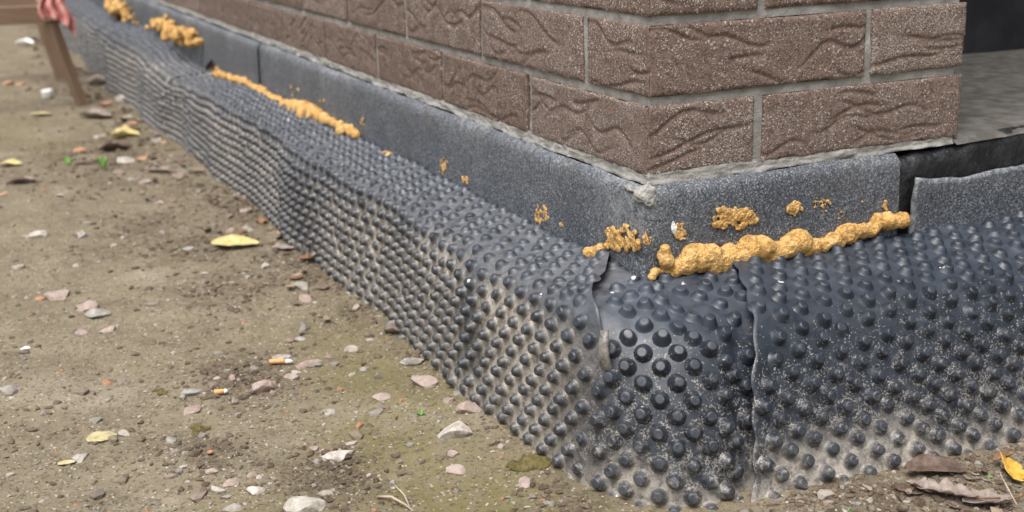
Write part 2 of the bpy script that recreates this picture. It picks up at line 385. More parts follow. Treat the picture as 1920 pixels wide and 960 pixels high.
for r in range(ROWS):
    z = BZ + r*(BH+VJ); vis = r < 3
    fine = .0016 if vis else .006
    if r % 2 == 0:
        put_brick(0, 0, z, BD, BL, True, True, .50 if r == 0 else .34, fine, flat=.8)
        put_brick(BD+BJ, 0, z, BL, BD, False, True, .34, fine, flat=.7); y = BL+BJ
    else:
        put_brick(0, 0, z, BL, BD, True, True, .26, fine, flat=.9)
        put_brick(BL+BJ, 0, z, BD, BL, False, True, .72, fine, flat=.35); y = BD+BJ
    k = 0
    while y < WL:
        if vis and y < 1.1: put_brick(0, y, z, BD, BL, True, False, rb.uniform(.16, .34), .0020)
        else:
            kk = rb.randrange(5); res = .0045 if y < 2.4 else .010
            put_brick(0, y, z, BD, BL, True, False, rb.uniform(.16, .32), res, key=(kk, res))
        y += BL+BJ; k += 1
# mortar: a recessed core, with the bed squeezed out over the plinth
def box(name, lo, hi, mat, parent=None):
    v = [(x, y, z) for x in (lo[0], hi[0]) for y in (lo[1], hi[1]) for z in (lo[2], hi[2])]
    f = [(0, 1, 3, 2), (4, 6, 7, 5), (0, 4, 5, 1), (2, 3, 7, 6), (0, 2, 6, 4), (1, 5, 7, 3)]
    return obj(name, mesh_np(name, v, f, False), mat, parent)
def sheet_mesh(fn, us, vs_, attrs=None):
    U, V = np.meshgrid(us, vs_, indexing='ij'); p = fn(U, V)
    return mesh_np('s', p.reshape(-1, 3), grid_faces(len(us), len(vs_)), True, {k: f(U, V).ravel() for k, f in (attrs or {}).items()})
ZT = BZ+ROWS*(BH+VJ)
def mort(u, z):     # u < 0 along the left wall, u > 0 along the right
    n = .0042 + fbm(u*70, z*70, 0, 3, 3)*.0013 + .0015*vn(u*12, z*20, 0, 8)
    x = np.where(u < 0, n, np.maximum(u, n)); y = np.where(u < 0, np.maximum(-u, n), n)
    return np.stack([x, y, z], -1)
um = np.concatenate([-np.arange(8.5, 1.2, -.03), -np.arange(1.2, 0, -.004), np.arange(.0, .3741, .004)])
zm = np.concatenate([BZ-.004+np.arange(0, .24, .0035), np.arange(BZ+.24, ZT, .02)])
obj('mortar', sheet_mesh(mort, um, zm), M['mortar'], wall)
box('pier_core', (.02, .02, BZ-.003), (.374, .118, ZT-.004), M['mortar'], wall)
box('wall_core', (.02, .119, BZ-.003), (.118, 8.5, ZT-.004), M['mortar'], wall)
def bed(u, t):      # rough bead of mortar under the lowest course
    a = t*math.pi; k = np.abs(u)
    out = (.0006+.0022*(fbm(u*26, 0, 0, 4, 2)+.15))*np.sin(a)+.0018*sst(.55, 1, t)*(1+1.4*fbm(u*60, 2, 0, 3, 4)); out = np.maximum(out, -.002)+.0013*fbm(u*140, t*5, 0, 3, 6)
    zz = BZ+.0030-.0120*t - .0025*(fbm(u*18, 0, 0, 3, 21))*t
    n = -out+.0012
    x = np.where(u < 0, n, np.maximum(u, n)); y = np.where(u < 0, np.maximum(-u, n), n)
    return np.stack([x, y, zz], -1)
ub = np.concatenate([-np.arange(8.5, 1.5, -.03), -np.arange(1.5, 0, -.003), np.arange(0, .378, .003)])
obj('mortar_bed', sheet_mesh(bed, ub, np.linspace(0, 1, 13)), M['mortar'], wall)
# the wall goes on above the picture
def upper_mat():
    b = NB('brick_courses'); tc = b.n('ShaderNodeTexBrick'); mp = b.n('ShaderNodeMapping'); mp.inputs['Rotation'].default_value = (R(90), 0, R(0))
    cx = b.n('ShaderNodeCombineXYZ'); b.l(b.math('ADD', b.sep(0), b.sep(1)), cx.inputs[0]); b.l(b.sep(2), cx.inputs[1])
    b.l(cx.outputs[0], tc.inputs['Vector']); tc.inputs['Scale'].default_value = 1; tc.inputs['Brick Width'].default_value = .26; tc.inputs['Row Height'].default_value = .0736
    tc.inputs['Mortar Size'].default_value = .004; tc.inputs['Color1'].default_value = (.12, .077, .056, 1); tc.inputs['Color2'].default_value = (.15, .10, .075, 1); tc.inputs['Mortar'].default_value = (.34, .33, .31, 1)
    return b.fin(tc.outputs['Color'], .9, .3)
UM = upper_mat()
box('upper_courses', (0.001, .002, ZT), (.379, .25, 2.9), UM, wall)
box('upper_courses', (0.0015, .251, ZT), (.12, 8.5, 2.9), UM, wall)

# ------------------------------------------------------------------ plinth under the wall
plinth = empty('foundation_plinth', 'dark foundation plinth wrapped in grey slate felt below the brick wall', 'plinth')
PB = BZ-.0085
def felt(u, t, out, top=0., amp=1.):
    z = PB+top - t*(PB+.03)
    o = out + amp*(.0022*fbm(u*5, z*7, 0, 3, 41)+.0009*fbm(u*30, z*30, 0, 3, 43)) + .006*sst(.0, .9, t)
    o = o - .009*np.exp(-np.clip(t, 0, 1)/.014)                # the upper edge curls in under the mortar
    c = .013                                                   # rounded corner
    x = np.where(u < 0, -o, u-o*0); y = np.where(u < 0, -u, -o)
    k = np.clip((c-np.abs(u))/c, 0, 1)**2*.004
    x = np.where(u >= 0, np.where(u < 1e-9, -o, u - o*np.clip(1-u/.02, 0, 1)), x); y = np.where(u < 0, -u - o*np.clip(1+u/.02, 0, 1), y)
    return np.stack([x+k, y+k, z+.0015*fbm(u*20, 3, 0, 3, 4)*np.exp(-t/.05)], -1)
tv = np.concatenate([np.linspace(0, .12, 12), np.linspace(.14, 1, 40)])
def pale(u, t):
    return np.clip(np.exp(-t/.11)*1.0*np.where(u < 0, 1., .4)*(.25+1.3*np.abs(fbm(u*6, 1, 0, 3, 5))) + .35*np.exp(-((u+.02)/.05)**2)*np.exp(-((t-.13)/.08)**2), 0, 1)
ySeam = float(on_x(487, 128, -.012)[1]); xEnd = float(on_y(1685, 340, -.012)[0])
un = np.concatenate([-np.arange(ySeam, .7, -.012), -np.arange(.7, .03, -.006), -np.arange(.03, 0, -.0015), [0], np.arange(.0015, .03, .0015), np.arange(.03, xEnd, .006), [xEnd]])
obj('felt_sheet', sheet_mesh(lambda u, t: felt(u, t, .013), un, tv, {'pale': pale}), M['felt'], plinth)
obj('felt_sheet', sheet_mesh(lambda u, t: felt(u, t, .0165), -np.arange(8.5, ySeam-.03, -.03), tv, {'pale': pale}), M['felt'], plinth)
# black coating and a lower strip of felt to the right of it
def coat(u, t):
    o = .0065+.0022*fbm(u*40, t*9, 0, 4, 51)+.004*np.maximum(0, fbm(u*14, t*4, 0, 3, 53))
    z = BZ-.0125+.012*sst(.375, .40, u)-t*.27 + .004*fbm(u*30, 0, 0, 3, 3)*(1-t)
    return np.stack([u, -o+.012*np.exp(-t/.02), z], -1)
obj('bitumen_coating', sheet_mesh(coat, np.arange(xEnd-.03, 1.3, .004), np.linspace(0, 1, 60)), M['bitumen'], plinth)
p1, p2, p3 = on_y(1717, 336, -.018), on_y(1815, 333, -.018), on_y(1918, 311, -.018)
def lowfelt(u, t):
    top = np.interp(u, [p1[0], p2[0], p3[0], 1.3], [p1[2], p2[2], p3[2], p3[2]+.01])+.0022*fbm(u*45, 0, 0, 4, 61)
    o = .0155+.002*fbm(u*8, t*3, 0, 3, 63)+.004*np.exp(-(u-p1[0])/.012)
    return np.stack([u+.004*fbm(t*9, 7, 0, 3, 2)*np.exp(-(u-p1[0])/.01)-.004*t, -o, top-t*(top+.02)], -1)
lf = obj('felt_sheet', sheet_mesh(lowfelt, np.arange(p1[0], 1.3, .006), np.linspace(0, 1, 40), {'pale': lambda u, t: .8*np.exp(-t/.02)+.7*np.exp(-(u-p1[0])/.006)}), M['felt'], plinth)
sm = lf.modifiers.new('thick', 'SOLIDIFY'); sm.thickness = .004; sm.offset = -1
box('plinth_core', (.002, .001, -.1), (1.3, .13, BZ-.02), M['bitumen'], plinth)
box('plinth_core', (.001, .131, -.1), (.13, 8.5, BZ-.021), M['bitumen'], plinth)

# doorway recess to the right
def slab(u, v):
    e = np.exp(-(v+.006)/.012)
    return np.stack([u, v-.004*fbm(u*30, 0, 0, 3, 9)*e, BZ+.003+.0022*fbm(u*22, v*22, 0, 4, 15)-.010*e+.02*sst(.38, .5, v)*0], -1)
ds = obj('doorstep', sheet_mesh(slab, np.arange(.374, 1.32, .006), np.arange(-.0055, .50, .006)), M['concrete'])
tag(ds, 'rough dusty concrete doorstep in the recess right of the brick corner', 'doorstep')
rw = box('recess_wall', (.30, .478, BZ-.05), (1.4, .62, 2.9), M['darkwall']); box('shade_wall', (1.32, -.9, -.1), (1.6, .4775, 2.9), M['darkwall'], rw); box('shade_lintel', (.381, .0, 2.25), (1.3195, .4775, 2.9), M['darkwall'], rw); tag(rw, 'dark sheeted wall at the back of the recess above the concrete step', 'wall')  # unseen side wall and lintel added to shade the recess and right membrane

# ------------------------------------------------------------------ dimpled membrane
ARC = .21; VL = .27; yFar = 1.98
def poly(c):
    c = np.array(c); P = []
    for i in range(len(c)-1):
        a, b_, c_, d_ = c[max(i-1, 0)], c[i], c[i+1], c[min(i+2, len(c)-1)]
        for t in np.linspace(0, 1, 24, endpoint=False):
            P.append(.5*((2*b_)+(-a+c_)*t+(2*a-5*b_+4*c_-d_)*t*t+(-a+3*b_-3*c_+d_)*t**3))
    P.append(c[-1]); P = np.array(P); L = np.concatenate([[0], np.cumsum(np.linalg.norm(np.diff(P, axis=0), axis=1))]); return P, L/L[-1]
PL, tL = poly([(.014, .164), (.052, .161), (.092, .156), (.109, .134), (.117, .066), (.124, -.03)])
PR, tR = poly([(.013, .163), (.060, .156), (.108, .137), (.140, .098), (.164, .040), (.188, -.03)])
def surf(s, v, lift=0., far=0.):
    s, v = np.broadcast_arrays(np.asarray(s, float), np.asarray(v, float)); t = np.clip(v/VL, 0, 1)
    w = sst(.02, ARC-.02, s)
    d = np.interp(t, tL, PL[:, 0])*(1-w)+np.interp(t, tR, PR[:, 0])*w
    z = np.interp(t, tL, PL[:, 1])*(1-w)+np.interp(t, tR, PR[:, 1])*w
    ex = np.maximum(v-VL, 0); z = z-ex
    y = -s
    wav = .0055*np.sin(y*9.5+.6)*sst(.03, .3, y)+.0022*np.sin(y*23+1)*sst(.1, .4, y)+.003*vn(s*11, 3, 0, 5)
    wav = wav+.007*np.exp(-((y-.17)/.05)**2)+.006*np.exp(-((y-.86)/.15)**2)
    d = d + wav*sst(.15, .5, t) + .003*fbm(s*16, v*16, 0, 3, 71)*sst(.03, .2, t)
    z = z + (.0045*fbm(s*7, 2, 0, 3, 19)+.0055*fbm(s*24, v*20, 0, 3, 23))*sst(.75, .25, t) - .028*sst(1.3, 2.0, y)*sst(.8, .2, t)*(1-far*sst(yFar, yFar+.7, y))
    z = z - far*(.012*sst(3, 5, y)+.012*np.sin(y*2.3))*sst(.9, .3, t)*sst(yFar, yFar+.6, y); d = d + far*(.010*np.sin(y*3.1)+.006)*sst(.1, .5, t)*sst(yFar, yFar+.6, y)
    th = np.clip(s/ARC, 0, 1)*math.pi/2
    d = d + lift*sst(.12, .5, t); z = z + lift*sst(.7, .3, t)*(lift > 0)
    d = d + .002*np.sin(np.pi*np.clip(s/ARC, 0, 1))*sst(.2, .6, t)
    bx = np.maximum(s-ARC, 0); by = np.maximum(-s, 0)
    return np.stack([bx-np.cos(th)*d, by-np.sin(th)*d, z], -1)
def grit(p, s, t, kind):     # dust film and specks by place on the sheet
    y, z = p[..., 1], p[..., 2]
    left = sst(.14, -.05, s)
    f = 1.2*left*sst(.165, .105, z + .02*fbm(s*14, t*4, 0, 3, 81))*(.65+.35*sst(-.35, .2, fbm(s*4.5, t*1.2, 0, 3, 83)))
    f = f*(1-.8*np.exp(-((-s-.15+.1*(.08-z))/.035)**2)-.75*np.exp(-((-s-.80)/.11)**2))      # bulges rubbed clean
    f = np.maximum(f, .85*sst(.050, .0, z+.035*fbm(s*16, t*5, 0, 3, 85)))
    f = np.maximum(f, left*.16)
    k = sst(.165, .02, z)*(.45+.55*(1-left)); k = np.maximum(k, sst(.07, .005, z))
    return np.clip(f, 0, 1), np.clip(k, 0, 1)
RINGS = [(.0126, -.0008), (.0112, .0003), (.0099, .0018), (.0084, .0048), (.0069, .0082), (.0059, .0104), (.0050, .0112), (.0042, .0113), (.0, .0111)]
TIP = [0, .08, .25, .5, .75, .95, 1, 1, 1]
def studs_for(fn, C, seed, nseg=14, size=.95, tall=1.):
    """C: (n,2) stud centres (s,v). Returns vertices (n,k,3), faces of one stud, attributes."""
    rn = np.random.RandomState(seed); n = len(C); s0, v0 = C[:, 0], C[:, 1]; e = .002
    P = fn(s0, v0); Ps = (fn(s0+e, v0)-fn(s0-e, v0))/(2*e); Pv = (fn(s0, v0+e)-fn(s0, v0-e))/(2*e)
    ls = np.linalg.norm(Ps, axis=-1); lv = np.linalg.norm(Pv, axis=-1)
    N = np.cross(Pv, Ps); N /= np.linalg.norm(N, axis=-1)[:, None]
    flip = np.sign((N*np.stack([-np.ones(n), -np.ones(n), np.ones(n)], 1)).sum(1)); N *= flip[:, None]
    lean = (rn.rand(n, 2)-.5)*.0020; hgt = tall*size*(1+.08*rn.randn(n))*(.66+.34*sst(.06, .125, v0)); crush = rn.rand(n) < .06
    hgt = np.where(crush, hgt*.6, hgt); lean = np.where(crush[:, None], lean*2.2, lean)
    ang = np.linspace(0, 2*math.pi, nseg, endpoint=False); V, T = [], []
    for (r, h), tp in zip(RINGS, TIP):
        m = nseg if r > 0 else 1
        a = ang[:m]; wob = 1+.03*rn.randn(n, 1)*(1 if h > .004 else .2)
        du = (r*size*np.cos(a)[None]*wob+lean[:, :1]*(h/.01))/np.maximum(ls, .3)[:, None]; dv = (r*size*np.sin(a)[None]*wob+lean[:, 1:]*(h/.01))/np.maximum(lv, .3)[:, None]
        q = fn(s0[:, None]+du, v0[:, None]+dv); flat = P[:, None]+Ps[:, None]*du[..., None]+Pv[:, None]*dv[..., None]
        k = min(1, max(0, h/.006)); q = q*(1-k)+flat*k
        V.append(q+N[:, None]*(h*hgt)[:, None, None]); T += [tp]*m
    V = np.concatenate(V, 1); F = []
    for r in range(len(RINGS)-2):
        for j in range(nseg): a, b_ = r*nseg+j, r*nseg+(j+1) % nseg; F.append((a, b_, b_+nseg, a+nseg))
    c = (len(RINGS)-1)*nseg; o = c-nseg
    for j in range(nseg): F.append((o+j, o+(j+1) % nseg, c))
    return V, F, np.array(T), P, ls
CAM = np.array([CX, CY, CZ])
def chalk_sheen(v, s=0.): return (.04+.96*sst(.125, .05, v))*(1-.5*sst(ARC*.4, ARC+.05, s))  # painted sheen and bloom, strongest on the shoulder, weaker right of the corner
def sheet_part(thing, grids, name='sheet'):
    """grids: (fn, s_lo, s_hi, ns, nv); their shared side edges are welded into one sheet."""
    bm = bmesh.new(); lay = {k: bm.verts.layers.float.new(k) for k in ('tip', 'film', 'fleck', 'chalk_sheen')}
    for fn, s_lo, s_hi, ns, nv in grids:
        vv = np.linspace(0, VL+.015, nv); q = np.linspace(0, 1, ns)
        Q, V = np.meshgrid(q, vv, indexing='ij'); Sg = s_lo(V)+(s_hi(V)-s_lo(V))*Q
        p = fn(Sg, V); f, k = grit(p, Sg, V/VL, ''); f, k = f.ravel(), k.ravel(); vl = []; ch = chalk_sheen(V, Sg).ravel()
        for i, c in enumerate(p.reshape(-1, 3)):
            x = bm.verts.new(c); x[lay['film']] = float(f[i]); x[lay['fleck']] = float(k[i]); x[lay['chalk_sheen']] = float(ch[i]); vl.append(x)
        for F in grid_faces(ns, nv).tolist(): bm.faces.new([vl[i] for i in F]).smooth = True
    if len(grids) > 1: bmesh.ops.remove_doubles(bm, verts=bm.verts[:], dist=2e-5)
    me = bpy.data.meshes.new(name); bm.to_mesh(me); bm.free()
    sh = obj(name, me, M['membrane'], thing); so = sh.modifiers.new('thick', 'SOLIDIFY'); so.thickness = .0012; so.offset = 0
def stud_parts(thing, fn, s_lo, s_hi, lattice, seed, cap, size=.95, tall=1.):
    C = lattice; C = C[(C[:, 1] > .004) & (C[:, 1] < VL-.004)]
    C = C[(C[:, 0] > s_lo(C[:, 1])+.006) & (C[:, 0] < s_hi(C[:, 1])-.006)]
    P = fn(C[:, 0], C[:, 1]); C = C[P[:, 2] > -.012]; P = fn(C[:, 0], C[:, 1])
    near = np.where((C[:, 0] > -.06) & (C[:, 0] < ARC+.06))[0]; drop = set()
    for a_, i in enumerate(near):                       # thin out where the fan round the corner crowds them
        if i in drop: continue
        dd = np.linalg.norm(P[near]-P[i], axis=1)
        for j in near[(dd < .0158) & (near > i)]: drop.add(j)
    C = np.array([c for i, c in enumerate(C) if i not in drop])
    P = fn(C[:, 0], C[:, 1]); d = P-CAM; zc = d@fw; u = 960+FPX*(d@rt)/zc; w = 480-FPX*(d@up)/zc
    inview = (u > -20) & (u < 1940) & (w > -20) & (w < 980)
    order = np.argsort(np.where(inview, zc, zc+50)); C = C[order]; inview = inview[order]
    nn = min(cap, int(inview.sum()))
    for part, (CC, seg) in enumerate(((C[:nn], 16), (C[nn:], 10))):
        if not len(CC): continue
        V, F, T, P, _ = studs_for(fn, CC, seed+part, seg, size, tall)
        ss = np.broadcast_to(CC[:, :1], V.shape[:2]); tt = np.broadcast_to(CC[:, 1:]/VL, V.shape[:2])
        f, k = grit(V, ss, tt, ''); T = np.broadcast_to(T, V.shape[:2]); K = V.shape[1]
        if part == 0:
            for i in range(len(CC)):
                obj('stud', mesh_np('stud', V[i]-P[i], F, True, {'tip': T[i], 'film': f[i], 'fleck': k[i], 'chalk_sheen': np.full(K, .55*chalk_sheen(CC[i, 1], CC[i, 0]))}), M['membrane'], thing, P[i])
        else:
            FF = [tuple(a+i*K for a in q_) for i in range(len(CC)) for q_ in F]
            o = obj('studs', mesh_np('studs', V.reshape(-1, 3), FF, True, {'tip': T, 'film': f, 'fleck': k, 'chalk_sheen': np.repeat(.55*chalk_sheen(CC[:, 1], CC[:, 0]), K)}), M['membrane'], thing); tag(o, None, None, None, 'stuff')
PT = .0290
def diag(s0, s1, p=PT, pv=.0292, jit=.0003, seed=1):
    L = []; i = 0; s = s0
    while s < s1:
        for j in range(int(VL/pv)+2): L.append((s, j*pv+(pv/2 if i % 2 else 0)+.006))
        s += p/2; i += 1
    L = np.array(L); L += np.random.RandomState(seed).randn(*L.shape)*jit; return L
def cornerlat(p=.0290, seed=8):
    L = []
    for j in range(int(VL/.0129)+1):
        v = j*.0129+.006
        for sg in (-1, 1):
            s_ = .135; k = 0
            while -.1 < s_ < ARC+.2:
                if not (sg == -1 and k == 0 and j % 2 == 0): 
                    if not (k == 0 and j % 2 == 1): L.append((s_, v))
                e = .002; ls = float(np.linalg.norm(surf(s_+e, v)-surf(s_-e, v))/(2*e)); ls = max(ls, .35)
                s_ += sg*(p/2 if (k == 0 and j % 2 == 1) else p)/ls; k += 1
    L = np.array(L); return L+np.random.RandomState(seed).randn(*L.shape)*.0006
def rotl(s0, s1, p, ang, seed=2):
    c, sn = math.cos(ang), math.sin(ang); n = int((s1-s0+.6)/p); L = []
    for i in range(-n, n):
        for j in range(-n, n):
            a, b_ = i*p, j*p; x, y = c*a-sn*b_, sn*a+c*b_
            if s0-.02 < s0+x < s1 and -.0 < y < VL: L.append((s0+x, y))
    L = np.array(L); return L+np.random.RandomState(seed).randn(*L.shape)*.0007
# edges of the sheets
sA = lambda v: np.interp(v, [0, .085, .105, .13], [-.048, .082, .094, .094])
eB = lambda v: ARC+np.interp(v, [0, .06, .14, VL+.02], [.088, .060, .020, -.012])
sB = lambda v: eB(v)-.0035*np.abs(np.sin(np.asarray(v)*math.pi/.0305))
lat = diag(-2.2, ARC+.2)
main = empty('dimple_membrane', 'black dimpled drainage membrane along the left wall, cut and wrapped round the house corner', 'membrane')
liftA = lambda s, v: .0115*np.exp(-np.maximum(sA(v)-s, 0)/.045)*sst(.108, .080, v)
fA = lambda s, v: surf(s, v, liftA(s, v))
cLo = lambda v: sA(v)-.05*sst(.108, .09, v)
aLo = lambda v: np.full_like(v, -yFar); cHi = lambda v: eB(v)+.045
fC = lambda s, v: surf(s, v, -.009*sst(eB(v)-.030, eB(v)-.006, s)*sst(.03, .07, v))
sheet_part(main, [(fA, aLo, sA, 480, 66), (fC, cLo, cHi, 80, 66)])
stud_parts(main, fA, aLo, sA, lat, 11, 150, .71, 1.02)
stud_parts(main, fC, lambda v: sA(v)-.010, cHi, cornerlat(), 12, 150, .80, 1.08)
right = empty('dimple_membrane', 'black dimpled drainage membrane right of the corner, its scalloped edge overlapping the corner piece', 'membrane')
fB = lambda s, v: surf(s, v, .003+.007*np.exp(-np.maximum(s-eB(v), 0)/.028))
bHi = lambda v: np.full_like(v, ARC+1.25)
sheet_part(right, [(fB, sB, bHi, 240, 90)]); stud_parts(right, fB, sB, bHi, rotl(ARC-.06, ARC+1.25, .0203, R(36)), 13, 300, .78, 1.08)
farm = empty('dimple_membrane', 'far length of dimpled membrane receding to the trestle, overlapping the nearer sheet', 'membrane')
fF = lambda s, v: surf(s, v, .003+.002*np.exp(-(-yFar-s+.03)/.05), 1.)
fLo = lambda v: np.full_like(v, -8.3); fHi = lambda v: np.full_like(v, -yFar+.03)
sheet_part(farm, [(fF, fLo, fHi, 420, 40)]); stud_parts(farm, fF, fLo, fHi, diag(-6.5, -yFar+.02, seed=5), 14, 300, .71, 1.02)
# torn strip hanging at the cut
P0 = surf(.094, .094)+np.array([-.009, -.009, .004])
stp = [(0, 0, 0, .003), (-.003, -.004, -.010, .0038), (-.004, -.006, -.022, .0042), (-.001, -.006, -.032, .0045), (.003, -.004, -.041, .0006)]
sv = []
for a, b_, c, w in stp: sv += [P0+np.array([a-w*.75, b_+w*.6, c]), P0+np.array([a+w*.1, b_-w*.25-.002, c]), P0+np.array([a+w*.75, b_-w*.6, c])]
st_o = obj('torn_strip', mesh_np('torn_strip', sv, grid_faces(5, 3), True, {'tip': np.zeros(15), 'film': np.full(15, .5), 'fleck': np.full(15, .3)}), M['membrane'], main)
st_o.modifiers.new('thick', 'SOLIDIFY').thickness = .0016

# ------------------------------------------------------------------ foam
def remesh(name, balls, vox, mat, rough, label, cat, group=None, seed=0, fs=90):
    bm = bmesh.new()
    for c, rad in balls:
        mtx = Matrix.Translation(Vector(c)) @ Matrix.Diagonal((*(rad if isinstance(rad, tuple) else (rad,)*3), 1))
        bmesh.ops.create_icosphere(bm, subdivisions=2, radius=1, matrix=mtx)
    me = bpy.data.meshes.new('tmp'); bm.to_mesh(me); bm.free(); o = bpy.data.objects.new('tmp', me); COL.objects.link(o)
    m = o.modifiers.new('r', 'REMESH'); m.mode = 'VOXEL'; m.voxel_size = vox
    sm_ = o.modifiers.new('s', 'SMOOTH'); sm_.iterations = 3; sm_.factor = .5
    dg = bpy.context.evaluated_depsgraph_get(); me2 = bpy.data.meshes.new_from_object(o.evaluated_get(dg))
    bpy.data.objects.remove(o)
    n = len(me2.vertices); v = np.zeros(n*3); me2.vertices.foreach_get('co', v); v = v.reshape(-1, 3)
    nr = np.zeros(n*3); me2.vertices.foreach_get('normal', nr); nr = nr.reshape(-1, 3)
    v = v+nr*(rough*(fbm(v[:, 0]*fs, v[:, 1]*fs, v[:, 2]*fs, 4, seed)-.5*np.abs(vn(v[:, 0]*fs*2.7, v[:, 1]*fs*2.7, v[:, 2]*fs*2.7, seed+9))))[:, None]
    me2.vertices.foreach_set('co', v.ravel()); me2.polygons.foreach_set('use_smooth', np.ones(len(me2.polygons), bool)); me2.name = name
    o2 = obj(name, me2, mat); return tag(o2, label, cat, group)
def chain(pts, step, rnd, jig, flat=None):
    r_ = random.Random(rnd); out = []
    for (p, ra), (q, rb_) in zip(pts[:-1], pts[1:]):
        p, q = np.array(p), np.array(q); n = max(1, int(np.linalg.norm(q-p)/step))
        for i in range(n):
            t = i/n; rr = (ra+(rb_-ra)*t)*r_.uniform(.82, 1.12); c = p+(q-p)*t+np.array([r_.gauss(0, jig) for _ in range(3)])
            out.append((tuple(c), rr))
    return out
def Rw(u, v, off): return tuple(on_y(u, v, -off))       # a point off the right face
def Lw(u, v, off): return tuple(on_x(u, v, -off))
remesh('foam_bead', chain([(Rw(1225, 515, .018), 0.0060), (Rw(1262, 505, .018), 0.0077), (Rw(1275, 490, .018), 0.0103), (Rw(1312, 482, .018), 0.0138), (Rw(1345, 488, .018), 0.0120), (Rw(1365, 476, .018), 0.0120), (Rw(1385, 482, .018), 0.0120), (Rw(1408, 466, .018), 0.0155), (Rw(1440, 478, .018), 0.0112), (Rw(1475, 464, .018), 0.0112), (Rw(1497, 450, .018), 0.0138), (Rw(1510, 462, .018), 0.0112), (Rw(1540, 460, .018), 0.0095), (Rw(1570, 450, .018), 0.0086), (Rw(1592, 436, .018), 0.0112), (Rw(1620, 432, .018), 0.0086), (Rw(1640, 425, .018), 0.0086), (Rw(1655, 415, .018), 0.0103), (Rw(1685, 412, .018), 0.0095), (Rw(1702, 418, .018), 0.0069)], .005, 3, .0016), .0015, M['foam'], .0030,
       'long lumpy bead of yellow foam along the right plinth above the membrane', 'foam', seed=3, fs=55)
remesh('foam_lump', chain([(Rw(1245, 470, .018), .006), (Rw(1250, 490, .019), .008), (Rw(1240, 500, .019), .006)], .005, 5, .0012), .0018, M['foam'], .002, 'small upright lump of foam left of the long yellow bead', 'foam', seed=4)
remesh('foam_lump', chain([(Lw(1122, 465, .018), .006), (Lw(1110, 478, .020), .010), (Lw(1098, 472, .020), .007)], .005, 6, .0014), .0018, M['foam'], .0026, 'brownish foam lump beside the top edge of the corner cut', 'foam', seed=5)
def smear(fnp, cx, cy, w, h, n, seed, label, off=.0145, size=.0034, name='foam_smear', mat='foam', shape=None):
    r_ = random.Random(seed); B = []
    for i in range(int(n*2.2)):
        a, q = r_.uniform(0, 6.28), math.sqrt(r_.random())
        u, v = cx+math.cos(a)*q*w/2, cy+math.sin(a)*q*h/2
        if fbm(u*.07, v*.07, 0, 3, seed)*1. < -.12+.5*(q-.6): continue
        s_ = size*r_.uniform(.18, .85); c = fnp(u, v, off); 
        B.append((c, (s_*.55, s_, s_) if fnp is Lw else (s_, s_*.55, s_)))
    if not B: B = [(fnp(cx, cy, off), (size,)*3)]
    return remesh(name, B, .0009, M[mat], .0022, label, 'foam' if mat == 'foam' else 'splash', 'foam smears on the plinth' if mat == 'foam' else None, seed, 160)
smear(Lw, 1163, 450, 78, 52, 120, 21, 'broad torn smear of yellow foam just left of the plinth corner', size=.0052)
smear(Lw, 1212, 445, 26, 30, 30, 22, 'faint foam patch on the plinth at its corner edge')
smear(Lw, 1013, 402, 48, 34, 60, 23, 'small arched foam smear on the left plinth near the corner', size=.0042)
smear(Lw, 1053, 422, 8, 8, 5, 24, 'tiny foam crumb right of the arched smear')
smear(Lw, 832, 313, 20, 36, 30, 25, 'upright foam dab where the left membrane top edge dips')
smear(Lw, 872, 338, 12, 18, 14, 26, 'small foam dab right of the upright one on the left plinth')
smear(Rw, 1372, 410, 96, 44, 110, 27, 'wide crusty foam smear above the long bead on the right plinth', size=.0046)
smear(Rw, 1276, 434, 30, 34, 34, 28, 'thin foam stain with a white drip on the right plinth')
smear(Rw, 1264, 428, 8, 24, 12, 29, 'small white splash beside a thin foam stain on the right plinth', mat='white', name='paint_splash')
smear(Rw, 1492, 392, 28, 30, 34, 30, 'compact foam smear high on the right plinth, middle of the row')
smear(Rw, 1540, 385, 34, 34, 26, 31, 'speckled foam stain right of the compact smear', size=.0026)
smear(Rw, 1578, 398, 34, 26, 20, 32, 'scattered foam specks above the bumpy end of the bead', size=.0022)
smear(Rw, 1660, 384, 12, 26, 16, 33, 'narrow foam dab near the end of the right felt sheet')
smear(Rw, 1625, 380, 22, 22, 10, 34, 'few foam specks between the stain and the narrow dab', size=.0022)
smear(Lw, 545, 170, 40, 20, 14, 35, 'faint foam specks on the left plinth right of the felt seam', size=.0030)
smear(Lw, 603, 190, 16, 22, 16, 36, 'foam dab above the middle foam run on the left plinth', size=.0036)
smear(Lw, 680, 228, 8, 18, 8, 37, 'narrow foam streak above the end of the middle foam run')
remesh('foam_run', chain([(Lw(478, 165, .020), .010), (Lw(500, 180, .022), .012), (Lw(530, 198, .024), .010), (Lw(560, 205, .024), .016), (Lw(590, 212, .024), .014), (Lw(612, 226, .022), .010), (Lw(640, 238, .020), .008), (Lw(672, 252, .020), .008)], .009, 9, .003), .003, M['foam'], .004, 'long ragged run of yellow foam behind the left membrane in mid distance', 'foam', seed=8)
remesh('foam_run', chain([(Lw(405, 138, .020), .008), (Lw(440, 148, .022), .009), (Lw(472, 160, .022), .010)], .009, 10, .003), .003, M['foam'], .004, 'dusty thin run of foam left of the felt seam', 'foam', seed=9)
remesh('foam_run', chain([(Lw(286, 46, .030), .009), (Lw(300, 50, .034), .013), (Lw(310, 42, .034), .009), (Lw(320, 62, .034), .012), (Lw(335, 60, .034), .009), (Lw(345, 72, .034), .014), (Lw(357, 66, .03), .010), (Lw(368, 80, .03), .012)], .008, 11, .008), .0035, M['foam'], .010, 'big ragged heap of yellow foam on the far membrane', 'foam', seed=10, fs=40)
